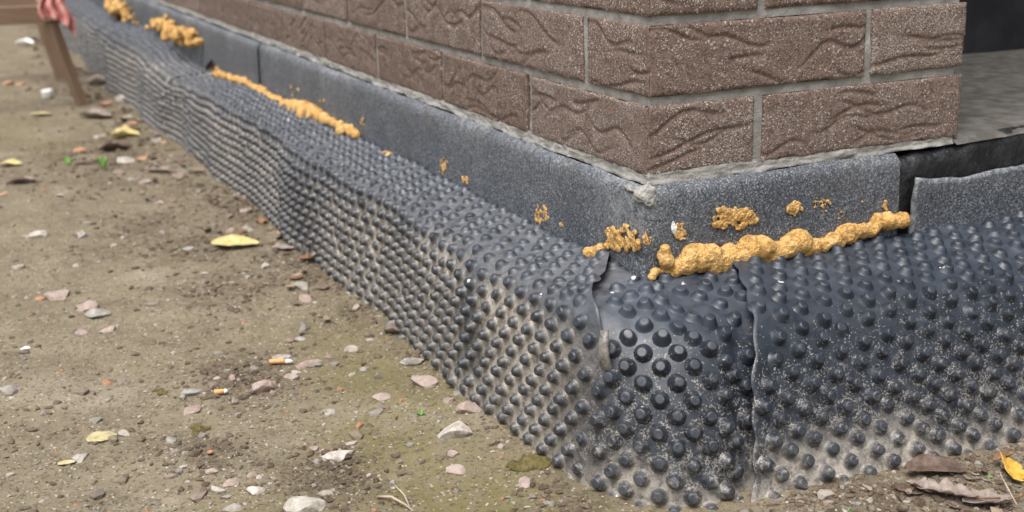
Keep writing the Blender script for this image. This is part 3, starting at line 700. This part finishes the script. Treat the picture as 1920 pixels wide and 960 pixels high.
remesh('foam_run', chain([(Lw(208, 12, .03), .016), (Lw(222, 18, .03), .017), (Lw(240, 26, .03), .008), (Lw(256, 36, .03), .008)], .012, 12, .010), .005, M['foam'], .008, 'farthest blurred dab of yellow foam behind the membrane', 'foam', seed=11, fs=40)
remesh('foam_run', chain([(Lw(722, 288, .02), .005), (Lw(735, 296, .02), .006)], .005, 13, .002), .002, M['foam'], .003, 'small foam crumb at the left membrane top edge', 'foam', seed=12)

# ------------------------------------------------------------------ mortar patch at the corner
remesh('mortar_patch', [((-.004, -.004, BZ-.012), (.009, .009, .006)), ((-.0115, -.004, BZ-.018), (.004, .009, .006)), ((-.004, -.0115, BZ-.020), (.010, .004, .007)), ((.006, -.0115, BZ-.026), (.006, .002, .006)), ((-.0115, .014, BZ-.013), (.003, .012, .004)), ((.0, -.0115, BZ-.024), (.003, .002, .006))], .0013, M['mortar'], .0036, 'crumbling mortar patch under the bottom brick at the corner', 'mortar patch', seed=31, fs=150)

# ------------------------------------------------------------------ stones
_ico = bmesh.new(); bmesh.ops.create_icosphere(_ico, subdivisions=3, radius=1)
IV = np.array([v.co[:] for v in _ico.verts]); IF = [tuple(v.index for v in f.verts) for f in _ico.faces]; _ico.free()
def stone_mesh(seed, ang=.5):
    r_ = np.random.RandomState(seed); v = IV.copy()
    for _ in range(9):                                   # chop flats
        n = r_.randn(3); n /= np.linalg.norm(n); c = r_.uniform(.42, .85)
        d = v@n; v = v-np.outer(np.maximum(d-c, 0)*.92, n)
    k = 1+.16*fbm(v[:, 0]*1.7+seed, v[:, 1]*1.7, v[:, 2]*1.7, 3, seed % 50)+.05*vn(v[:, 0]*6, v[:, 1]*6, v[:, 2]*6, seed % 31)
    v = v*k[:, None]; v /= np.abs(v).max(0); return mesh_np('stone', v, IF, False)
def stone(u, v, w, h, mat, label, seed, name='stone', cat='stone', group=None, rot=None):
    p, px = spot(u, v+h*.32); r_ = random.Random(seed)
    o = obj(name, stone_mesh(seed), M[mat])
    lx = w*px/2; dep = lx*r_.uniform(.65, .95)
    hz = max(.38*lx, min(.8*lx, (h*px/2-.30*dep)*1.3))
    a = rot if rot is not None else r_.uniform(-.35, .35)
    o.location = (p[0], p[1], p[2]+hz*.15); o.scale = (lx, dep, hz); o.rotation_euler = (r_.uniform(-.15, .15), r_.uniform(-.15, .15), -YAW+a)
    return tag(o, label, cat, group)
ST = [
 (852, 799, 70, 48, 'pale', 'largest white angular stone near the foot of the membrane'), (878, 760, 50, 34, 'pink', 'rounded pinkish stone touching the membrane foot above the white stone'),
 (796, 709, 58, 40, 'pink', 'flat mauve stone close to the membrane foot left of the rounded pink one'), (771, 671, 50, 22, 'grey', 'flat grey slab stone at the membrane foot'),
 (842, 746, 26, 20, 'pink', 'small red-pink stone wedged at the membrane foot'), (715, 739, 36, 20, 'pink', 'narrow pink stone left of the mauve stone'),
 (638, 844, 66, 38, 'pale', 'pale pink stone flat on the earth in the lower middle'), (570, 940, 86, 50, 'pale', 'big pale stone cut by the bottom edge of the picture'),
 (580, 681, 52, 20, 'pink', 'long pale pink stone beside the orange cigarette butt'), (659, 651, 28, 20, 'pale', 'round pale pebble alone on the earth below the curled leaf'),
 (709, 699, 18, 24, 'dark', 'small dark upright stone left of the grey slab'), (683, 688, 20, 16, 'grey', 'small grey pebble touching the dark upright stone'),
 (610, 769, 18, 14, 'grey', 'blue-grey pebble alone on mossy earth'), (852, 876, 46, 24, 'pink', 'pink flake below the white angular stone'),
 (850, 847, 24, 18, 'pink', 'small brownish stone just under the white angular stone'), (985, 900, 32, 28, 'pink', 'orange-pink stone half sunk in moss by the membrane foot'),
 (940, 832, 16, 20, 'pink', 'little pink stone right of the white angular stone'), (590, 838, 20, 14, 'pink', 'small tan pebble left of the pale pink flat stone'),
 (595, 862, 18, 14, 'grey', 'small grey pebble below left of the pale pink flat stone'), (737, 902, 14, 14, 'grey', 'small grey pebble above the dry twigs'),
 (565, 531, 32, 26, 'grey', 'grey rounded stone, upper of the pair near the membrane'), (574, 556, 30, 24, 'pink', 'pinkish stone, lower of the pair near the membrane'),
 (560, 512, 26, 14, 'pink', 'flat brownish stone above the grey rounded stone'), (572, 609, 32, 26, 'dark', 'dark grey lumpy stone left of the membrane in mid picture'),
 (560, 634, 28, 12, 'grey', 'thin flat grey stone below the dark lumpy one'), (670, 573, 22, 20, 'pink', 'flat stone leaning near the membrane above the curled leaf'),
 (462, 428, 30, 14, 'grey', 'grey flat stone right above the long yellow leaf'), (461, 391, 28, 18, 'pink', 'brown-pink tilted stone by the membrane foot'),
 (360, 732, 44, 18, 'grey', 'long flat grey stone left of the fluffy cigarette end'), (493, 720, 44, 36, 'pink', 'large pink stone on dark soil in the lower left'),
 (550, 702, 36, 20, 'pink', 'pink stone just below the orange cigarette butt'), (528, 668, 42, 14, 'pale', 'pale thin shard above the orange cigarette butt'),
 (362, 764, 36, 18, 'pink', 'tilted pinkish stone below the long flat grey one'), (322, 822, 24, 18, 'grey', 'grey pebble left of the olive moss clump'),
 (350, 847, 18, 20, 'grey', 'upright grey pebble under the moss clump'), (433, 903, 30, 22, 'pink', 'pink stone above the grey ones at the lower edge'),
 (481, 916, 36, 14, 'pale', 'flat whitish stone left of the big bottom stone'), (437, 948, 42, 22, 'grey', 'grey oblong stone at the bottom edge'),
 (427, 928, 24, 12, 'grey', 'thin grey stone just above the oblong bottom one'), (473, 888, 24, 18, 'pink', 'reddish pink pebble above the flat whitish stone'),
 (396, 880, 26, 14, 'pink', 'pink flat pebble left of the reddish one'), (233, 809, 26, 18, 'pale', 'pinkish white stone at the tip of the pale leaf'),
 (18, 727, 42, 18, 'grey', 'flat grey-pink stone at the left edge'), (154, 621, 26, 16, 'pink', 'left one of two pink chips in the mossy left'),
 (204, 616, 32, 12, 'pink', 'right one of two pink chips in the mossy left'), (186, 583, 50, 16, 'grey', 'pale grey jagged flat stone below the mauve stone with orange chip'),
 (165, 574, 52, 12, 'pink', 'thin pink stone strip just above the jagged grey stone'), (237, 716, 14, 14, 'dark', 'small dark pebble right of the terracotta chip'),
 (202, 748, 14, 10, 'grey', 'tiny blue-grey pebble under the terracotta chip'), (435, 705, 20, 20, 'pink', 'brown pebble on dark soil above the fluffy cigarette end'),
 (20, 888, 18, 12, 'pink', 'small pink-grey pebble near the lower left corner'), (109, 547, 50, 30, 'pink', 'oblong mauve stone on the left with an orange chip at its end'),
 (69, 438, 42, 14, 'pale', 'flat pale grey stone on the left, left of dark crumbs'), (151, 438, 24, 20, 'grey', 'grey round stone among dark soil crumbs on the left'),
 (33, 498, 28, 12, 'pale', 'pale oblong pebble near the left edge'), (144, 496, 14, 10, 'pale', 'tiny white pebble on open earth at left'),
 (237, 297, 36, 24, 'pale', 'whitish stone under the dark brown leaf'), (248, 334, 18, 12, 'grey', 'blue-grey pebble below the whitish stone'),
 (273, 338, 26, 16, 'pink', 'brownish stone right of the blue-grey pebble'), (376, 356, 22, 12, 'grey', 'small grey stone midway between leaf and membrane'),
 (297, 378, 20, 10, 'pink', 'small pinkish flat pebble below the brownish stone'), (430, 429, 26, 18, 'pink', 'mauve-grey stone above the tip of the long yellow leaf'),
 (441, 347, 22, 20, 'pink', 'pink stone against the membrane foot, upper one'), (461, 367, 18, 18, 'pink', 'pink stone against the membrane foot, lower one'),
 (354, 463, 24, 12, 'grey', 'grey pebble left of the long yellow leaf'), (51, 334, 26, 10, 'pale', 'white flat pebble above the dark leaf scrap at left'),
 (292, 260, 22, 16, 'grey', 'pinkish grey stone right of the curved yellow leaf'), (230, 181, 26, 22, 'pale', 'tan stone right of the trestle leg foot'),
 (242, 217, 26, 16, 'pale', 'pale stone over an orange chip near the far membrane'), (590, 470, 22, 26, 'pink', 'rough pink stone at the membrane foot by the brown leaf'),
 (1700, 938, 16, 10, 'pale', 'pale chip on the soil below the right membrane'),
]
for i, a in enumerate(ST): stone(*a[:5], a[5], 100+i*7, group='stones on the bare earth')
TC = [(75, 558, 20, 14, 'orange terracotta chip at the end of the oblong mauve stone'), (203, 712, 20, 24, 'upright terracotta chip alone on the left earth'), (148, 280, 32, 12, 'long terracotta chip left of the curved yellow leaf'),
      (268, 296, 24, 9, 'thin terracotta chip right of the whitish stone'), (308, 265, 14, 10, 'small orange chip nearest the membrane above the stones'), (9, 361, 24, 10, 'red terracotta chip at the left edge'),
      (16, 153, 28, 14, 'far terracotta chip at the left edge by the trestle'), (40, 156, 20, 8, 'far thin terracotta chip right of the leftmost one'), (200, 191, 28, 16, 'terracotta chip right of the trestle leg'),
      (245, 229, 24, 16, 'terracotta chip under the pale stone near the far membrane'), (395, 845, 14, 10, 'small terracotta crumb right of the moss clump'), (625, 839, 12, 12, 'orange crumb at the left end of the pale pink stone'), (117, 693, 9, 7, 'tiny red chip on mossy earth at left')]
for i, (u, v, w, h, lb) in enumerate(TC): stone(u, v, w, h, 'terracotta', lb, 900+i*3, 'terracotta_chip', 'brick chip', 'broken terracotta chips')

# ------------------------------------------------------------------ leaves
def leaf(u, v, w, h, mat, label, seed, rot=0., curl=.3, lobes=0, tilt=0., stem=True, ratio=None, lift=.002, xyz=None, cat='leaf'):
    p, px = spot(u, v) if xyz is None else (np.array(xyz[:3]), xyz[3]); L = w*px; Wd = (ratio or .45)*L
    n, m = 17, 9; r_ = random.Random(seed); t = np.linspace(0, 1, n)[:, None]; q = np.linspace(-1, 1, m)[None]
    prof = np.sin(np.pi*np.clip(t, .0, 1)**.85)**.52
    if lobes: prof = prof*(.62+.38*np.abs(np.cos(t*math.pi*lobes)))
    prof = prof*(1+.12*vn(t*9, seed, 0, 3)); x = (t-.5)*L+0*q; y = q*prof*Wd/2*(1+.10*vn(t*7+3, q*2, seed, 5)) + .08*L*np.sin(t*3+seed)
    z = curl*L*.5*(q*prof)**2 + curl*L*.45*(t-.5)**2 + .03*L*fbm(t*5+seed, q*2.5, 0, 3, 6) - .012*L*np.exp(-(q/.12)**2)
    V = np.stack([x, y, z-z.min()], -1).reshape(-1, 3)
    root = obj(label and 'leaf', None); root.empty_display_size = .02
    root.location = (p[0], p[1], p[2]+lift); root.rotation_euler = (tilt, 0, -YAW+rot)
    b = obj('blade', mesh_np('blade', V, grid_faces(n, m)), M[mat], root); b.modifiers.new('t', 'SOLIDIFY').thickness = .0005
    if stem:
        tube('stalk', [(L*.42, V[-5][1], V[-5][2]*.9), (L*.62, V[-5][1]+.01*L, V[-5][2]*.6), (L*.85, V[-5][1]+.06*L, .001)], [.0011, .0009, .0009], M['brown'], root)
    return tag(root, label, cat)
def tube(name, pts, rad, mat, parent=None, seg=6):
    pts = np.array(pts, float); V = []
    for i, p in enumerate(pts):
        d = pts[min(i+1, len(pts)-1)]-pts[max(i-1, 0)]; d /= np.linalg.norm(d)+1e-9
        a = np.cross(d, [0, 0, 1.]); a = a/np.linalg.norm(a) if np.linalg.norm(a) > 1e-3 else np.array([1., 0, 0]); b = np.cross(a, d)
        for k in range(seg): V.append(p+rad[i]*(a*math.cos(6.2832*k/seg)+b*math.sin(6.2832*k/seg)))
    F = [(i*seg+k, i*seg+(k+1) % seg, (i+1)*seg+(k+1) % seg, (i+1)*seg+k) for i in range(len(pts)-1) for k in range(seg)]
    F += [tuple(range(seg))[::-1], tuple(range((len(pts)-1)*seg, len(pts)*seg))]
    return obj(name, mesh_np(name, V, F), mat, parent)
leaf(442, 464, 92, 28, 'yellow', 'long yellow-green leaf lying flat with a reddish stalk', 1, .12, .10, ratio=.46, tilt=.16, lift=.005)
leaf(546, 440, 52, 36, 'tan', 'curled tan leaf standing against the membrane foot', 2, -.3, .9, tilt=.7, stem=False, ratio=.8)
leaf(533, 467, 50, 22, 'greyleaf', 'grey dry leaf under the curled tan one', 3, -.25, .15, stem=False, ratio=.6)
leaf(585, 487, 52, 30, 'brown', 'crumpled reddish brown leaf at the membrane foot', 4, .5, .5, lobes=2, stem=False, ratio=.7)
leaf(741, 625, 42, 30, 'greyleaf', 'small curled leaf tube at the membrane foot in mid picture', 5, -.5, 1.0, tilt=.4, ratio=.7)
leaf(235, 259, 54, 22, 'yellow', 'curved pale yellow leaf on the far earth', 6, .1, .55, stem=False, ratio=.55, tilt=.15)
leaf(20, 311, 42, 16, 'yellow', 'yellow leaf at the left edge', 7, .1, .3, stem=False, ratio=.9)
leaf(218, 283, 60, 24, 'darkleaf', 'dark brown curled leaf below the curved yellow one', 8, .35, .5, stem=False, ratio=.5)
leaf(165, 309, 50, 10, 'darkleaf', 'flat dark leaf left of the whitish stone', 9, .05, .15, stem=False, ratio=.4)
leaf(192, 819, 56, 22, 'paleleaf', 'pale buff leaf sunk in the earth at lower left', 10, -.15, .05, stem=False, ratio=.85, lift=.0)
leaf(125, 870, 32, 12, 'paleleaf', 'small buff leaf near the lower left corner', 11, .1, .1, stem=False, ratio=.6, lift=.001)
leaf(40, 345, 56, 18, 'darkleaf', 'dark leaf scrap near the left edge under the white pebble', 12, .3, .3, stem=False, ratio=.35)
leaf(300, 325, 60, 10, 'greyleaf', 'long grey leaf strip right of the brownish stone', 13, -.08, .2, stem=False, ratio=.2)
leaf(180, 222, 70, 22, 'greyleaf', 'far grey-brown dead leaf beside the trestle leg', 14, -.1, .35, stem=False, ratio=.5)
leaf(190, 160, 60, 22, 'greyleaf', 'far bent grey leaf near the membrane behind the trestle leg', 15, .3, .5, stem=False, ratio=.4)
leaf(77, 217, 40, 16, 'paleleaf', 'far olive-yellow leaf left of the trestle leg', 16, .1, .2, stem=False, ratio=.5)
leaf(237, 246, 34, 18, 'brown', 'brown leaf under the curved yellow one', 17, .3, .4, stem=False, ratio=.6)
leaf(1899, 892, 66, 56, 'amber', 'amber autumn leaf at the right edge below the membrane', 18, 1.0, .45, lobes=2, tilt=.5, stem=False, ratio=1.0, lift=.004)
leaf(1755, 893, 118, 30, 'darkleaf', 'dark brown bark-like leaf at the foot of the right membrane', 19, -.1, .12, tilt=.25, stem=False, ratio=.42, lift=.006)
leaf(1775, 935, 110, 36, 'greyleaf', 'lobed grey oak leaf below the bark-like leaf', 20, -.25, .3, lobes=4, ratio=.5, lift=.004)
leaf(1850, 950, 100, 30, 'greyleaf', 'second dry oak leaf at the bottom right edge', 21, .3, .35, lobes=3, ratio=.5, lift=.004)
leaf(1722, 925, 60, 26, 'greyleaf', 'broken dry leaf left of the lobed oak leaf', 22, 2.2, .5, lobes=2, stem=False, ratio=.5, lift=.004)
leaf(1880, 870, 60, 14, 'brown', 'thin brown leaf strip above the amber leaf', 23, .4, .3, stem=False, ratio=.3, lift=.006)
pl_ = on_x(391, 118, -.05)
leaf(0, 0, 34, 40, 'darkleaf', 'dark brown leaf stuck upright behind the membrane top edge', 24, 1.2, .5, tilt=1.2, stem=False, ratio=.6, xyz=(pl_[0], pl_[1], pl_[2]-.012, .0012))
# sprouts
for i, (u, v, sz, lb) in enumerate([(130, 299, 34, 'bright green seedling left of the dark leaf'), (196, 310, 30, 'upright green grass tuft by the whitish stone'), (790, 773, 20, 'tiny green seedling above the white angular stone'), (1853, 893, 18, 'small green leaflet beside the amber leaf'), (1588, 955, 16, 'tiny green sprout at the bottom edge under the right membrane')]):
    p, px = spot(u, v+sz*.3); r_ = random.Random(i+60); root = empty('seedling', lb, 'seedling', tuple(p))
    for k in range(5 if i != 1 else 6):
        a = r_.uniform(0, 6.28); L = sz*px*r_.uniform(.5, .8); up_ = 1.1 if i == 1 else .45
        c, s_ = math.cos(a), math.sin(a); V = []
        for t, w in ((0, .05), (.35, .22), (.7, .2), (1, .02)):
            for e in (-1, 0, 1): V.append((c*L*t*.8-s_*e*w*L*.6, s_*L*t*.8+c*e*w*L*.6, L*up_*math.sin(t*1.8)+(abs(e)*.05*L)))
        obj('leaf', mesh_np('leaf', V, grid_faces(4, 3)), M['green'], root)
# twigs, stubs and scraps
def twig(pts, r, label):
    P = [spot(u, v)[0]+np.array([0, 0, h]) for u, v, h in pts]; n = len(P); root = tube('twig', P, [r*(1-.5*i/n) for i in range(n)], M['twig']); return tag(root, label, 'twig')
twig([(708, 935, .002), (735, 943, .006), (762, 955, .004), (775, 962, .002)], .0013, 'pale dry twig lying by the bottom edge')
twig([(742, 926, .008), (758, 940, .007), (768, 955, .003)], .0008, 'thin curved stalk crossing the pale twig')
twig([(636, 520, .004), (650, 533, .003), (664, 544, .002)], .0012, 'short reddish twig at the membrane foot')
twig([(1870, 905, .012), (1885, 935, .012), (1905, 958, .006)], .0008, 'thin dark stalk below the amber leaf')
def stub(u, v, w, rot, label):
    p, px = spot(u, v); L = w*px; root = empty('cigarette_butt', label, 'cigarette butt', (p[0], p[1], p[2]+.004)); root.rotation_euler = (0, 0, -YAW+rot)
    tube('filter', [(-L*.5, 0, 0), (-L*.45, 0, 0), (0, 0, .0005), (L*.22, 0, 0)], [.0024, .0029, .0028, .0027], M['butt'], root, 12)
    tube('paper_end', [(L*.22, 0, 0), (L*.36, 0, .0006), (L*.5, .001, -.0006)], [.0027, .0025, .0018], M['white'], root, 12)
stub(527, 684, 44, -.05, 'orange cigarette butt with a white end between pink stones')
stub(415, 741, 24, .15, 'frayed cigarette butt with white fluff on dark soil')
p, px = spot(88, 186)
o = obj('paper_scrap', stone_mesh(71), M['white'], None, (p[0], p[1], p[2]+.018)); o.scale = (13*px, 8*px, 13*px); tag(o, 'crumpled white paper scrap left of the trestle leg', 'paper')
leaf(46, 86, 44, 22, 'white', 'long white paper strip on the far earth at the left edge', 31, -.5, .5, stem=False, ratio=.35, cat='paper')
p, px = spot(48, 654); o = obj('shell_chip', stone_mesh(75), M['white'], None, (p[0], p[1], p[2]+.001)); o.scale = (10*px, 6*px, 3*px); o.rotation_euler[2] = -.4; tag(o, 'small white chip on the mossy earth at left', 'chip')
# moss cushions
for i, (u, v, w, h, lb) in enumerate([(372, 806, 40, 34, 'olive moss cushion among stones at lower left'), (305, 735, 28, 22, 'small ochre moss cushion left of the flat grey stone'), (1000, 870, 90, 34, 'mossy mound at the membrane foot near the corner')]):
    p, px = spot(u, v); r_ = random.Random(i+5); B = []
    for k in range(16): B.append(((p[0]+r_.gauss(0, w*px*.2), p[1]+r_.gauss(0, h*px*.4), p[2]+r_.uniform(-.002, .001)), (r_.uniform(.003, .006)*w/40, r_.uniform(.003, .006)*w/40, .0035)))
    remesh('moss_cushion', B, .0016, M['moss'], .003, lb, 'moss', seed=i+3, fs=220)

# ------------------------------------------------------------------ grit and soil crumbs nobody could count
def scatter(name, n, mat, smin, smax, seed, label, dens):
    r_ = np.random.RandomState(seed); V, F = [], []
    bi = bmesh.new(); bmesh.ops.create_icosphere(bi, subdivisions=1, radius=1); base = np.array([q.co[:] for q in bi.verts]); bf = [tuple(q.index for q in f.verts) for f in bi.faces]; bi.free(); nb = len(base)
    k = 0
    while k < n:
        u, v = r_.uniform(-60, 1980, 4000), r_.uniform(10, 990, 4000)
        D_ = ((u-960)/FPX)[:, None]*rt-((v-480)/FPX)[:, None]*up+fw; D_ = D_[D_[:, 2] < -.03]; T_ = -CZ/D_[:, 2]
        X_, Y_ = CX+D_[:, 0]*T_, CY+D_[:, 1]*T_; ok = (Y_ < 5) & (X_ < .6) & ~((X_ > -.125) & (Y_ > -.19)); X_, Y_ = X_[ok], Y_[ok]
        ok = r_.rand(len(X_)) < dens(X_, Y_)
        for x, y in zip(X_[ok], Y_[ok]):
            s = smin*(smax/smin)**(r_.rand()**2.2)*(1+.25*max(0, y)); q = base*(1+.22*r_.randn(nb, 1))*s*np.array([1, r_.uniform(.55, 1), r_.uniform(.4, .8)]); an = r_.rand()*6.28
            c, sn = math.cos(an), math.sin(an); q = np.stack([c*q[:, 0]-sn*q[:, 1], sn*q[:, 0]+c*q[:, 1], q[:, 2]], 1)
            V.append(q+np.array([x, y, 0])); k += 1
            if k >= n: break
    V = np.array(V); zz = gz(V[:, 0, 0], V[:, 0, 1]); V[:, :, 2] += zz[:, None]+smin*.2
    F = [tuple(a+i*nb for a in f) for i in range(n) for f in bf]
    return tag(obj(name, mesh_np(name, V.reshape(-1, 3), F, False), M[mat]), label, None, None, 'stuff')
clump = lambda x, y: .035+.965*soil(x, y)
scatter('gravel', 6000, 'gravel', .0005, .0032, 1, 'fine pale grit strewn over the earth', lambda x, y: .35+.65*clump(x, y))
scatter('pebbles', 420, 'gravel', .0026, .0085, 6, 'small mixed pebbles scattered over the earth', lambda x, y: .3+.7*clump(x, y))
scatter('soil_crumbs', 7000, 'clod', .0008, .0056, 2, 'dark soil crumbs in loose patches', clump)

# broken leaf bits, too small and too many to tell apart
def m_litter():
    b = NB('leaf_litter'); x = b.n('ShaderNodeValToRGB'); b.l(b.geo.outputs['Random Per Island'], x.inputs[0]); cr = x.color_ramp; cr.interpolation = 'CONSTANT'
    for i, (p_, c) in enumerate([(0, (.17, .125, .10)), (.3, (.25, .19, .155)), (.55, (.10, .07, .052)), (.75, (.30, .235, .17)), (.92, (.24, .13, .07))]):
        e = cr.elements[i] if i < 2 else cr.elements.new(p_); e.position = p_; e.color = c+(1,)
    b.bump(b.noise(400, 4), .0008, .7); return b.fin(x.outputs[0], .8, .3)
rl = np.random.RandomState(3); LV, LF = [], []
spots = [(-.165+.05*rl.randn()*(1 if y_ > .5 else .5)-.03, y_) for y_ in rl.uniform(.35, 4.5, 170)]+[(x_, -.235-abs(.03*rl.randn())) for x_ in rl.uniform(.02, .35, 34)]
for x_, y_ in spots:
    if y_ > 0 and x_ > -.135: x_ = -.27-x_
    L = rl.uniform(.006, .017)*(1+.3*max(0, y_)); an = rl.rand()*6.28; tl = .5*rl.randn(); cu = rl.uniform(.1, .8); k0 = len(LV)
    for i in range(4):
        for j in range(3):
            a_, b_ = (i/3-.5)*L, (j/2-.5)*L*.6*math.sin(.5+2.2*i/3)*(1+.3*rl.randn()); h_ = cu*(b_*b_+.6*a_*a_)/L*3+tl*b_*.6
            LV.append((x_+math.cos(an)*a_-math.sin(an)*b_, y_+math.sin(an)*a_+math.cos(an)*b_, float(gz(x_, y_))+.0015+max(h_, -.001)))
    LF += (grid_faces(4, 3)+k0).tolist()
lo_ = obj('leaf_litter', mesh_np('leaf_litter', LV, LF), m_litter()); lo_.modifiers.new('t', 'SOLIDIFY').thickness = .0004
tag(lo_, 'broken dry leaf bits gathered along the foot of the membrane', None, None, 'stuff')

# ------------------------------------------------------------------ trestle with a cloth
def beam(name, a, b, w, h, mat, parent):
    a, b = np.array(a), np.array(b); d = b-a; L = np.linalg.norm(d); d /= L
    sx = np.cross(d, [0, 0, 1.]); sx = sx/np.linalg.norm(sx) if np.linalg.norm(sx) > .1 else np.array([1., 0, 0]); sz = np.cross(sx, d)
    bm = bmesh.new(); bmesh.ops.create_cube(bm, size=1); bmesh.ops.scale(bm, vec=(w, h, L), verts=bm.verts)
    bmesh.ops.bevel(bm, geom=bm.edges[:], offset=.002, segments=1); me = bpy.data.meshes.new(name); bm.to_mesh(me); bm.free()
    o = obj(name, me, mat, parent); o.matrix_world = Matrix(((sx[0], sz[0], d[0], (a+b)[0]/2), (sx[1], sz[1], d[1], (a+b)[1]/2), (sx[2], sz[2], d[2], (a+b)[2]/2), (0, 0, 0, 1))); return o
tr = empty('trestle', 'low weathered wooden trestle at the far left with a cloth over its end', 'trestle')
f1 = spot(155, 196)[0]; f2 = spot(118, 151)[0]
t1 = on_y(96, 40, f1[1]-.02); t2 = on_y(76, 40, f2[1])
beam('leg', f1-np.array([0, 0, .01]), t1, .030, .022, M['wood'], tr); beam('leg', f2-np.array([0, 0, .01]), t2, .030, .030, M['wood'], tr)
b1 = on_y(108, 26, f1[1]); b2 = on_y(-140, 36, f1[1]-.05)
beam('rail', b1, b2, .035, .045, M['wood'], tr)
c1 = on_y(72, 6, f2[1]+.1); c2 = on_y(-160, 12, f2[1]+.1)
beam('rail', c1, c2, .035, .045, M['wood'], tr)
beam('crossbar', t1+np.array([0, -.02, .02]), c1+np.array([.01, .05, 0]), .035, .035, M['wood'], tr)
for k in (0, 1):
    a = (b2, c2)[k]; beam('leg', np.array([a[0]+.03, a[1], -.01]), np.array([a[0]+.06, a[1], a[2]]), .030, .030, M['wood'], tr)
# cloth hanging over the rail end
cp = on_y(96, 0, f1[1]-.04); n, m = 26, 22; V = []
for i in range(n):
    for j in range(m):
        t, q = i/(n-1), j/(m-1); x = cp[0]-.030+.062*q+.020*t*(q-.3); fold = .012*math.sin(q*17+t*2)*(.4+t)
        V.append((x+.006*math.sin(t*7+q*3), cp[1]-.025-.03*t-fold, cp[2]+.03-(.075+.06*max(0, q-.55)*2)*t+.006*math.sin(q*9)))
cl = obj('cloth', mesh_np('cloth', V, grid_faces(n, m)), M['cloth']); cl.modifiers.new('t', 'SOLIDIFY').thickness = .002
tag(cl, 'faded red rag draped over the end of the wooden trestle', 'cloth')
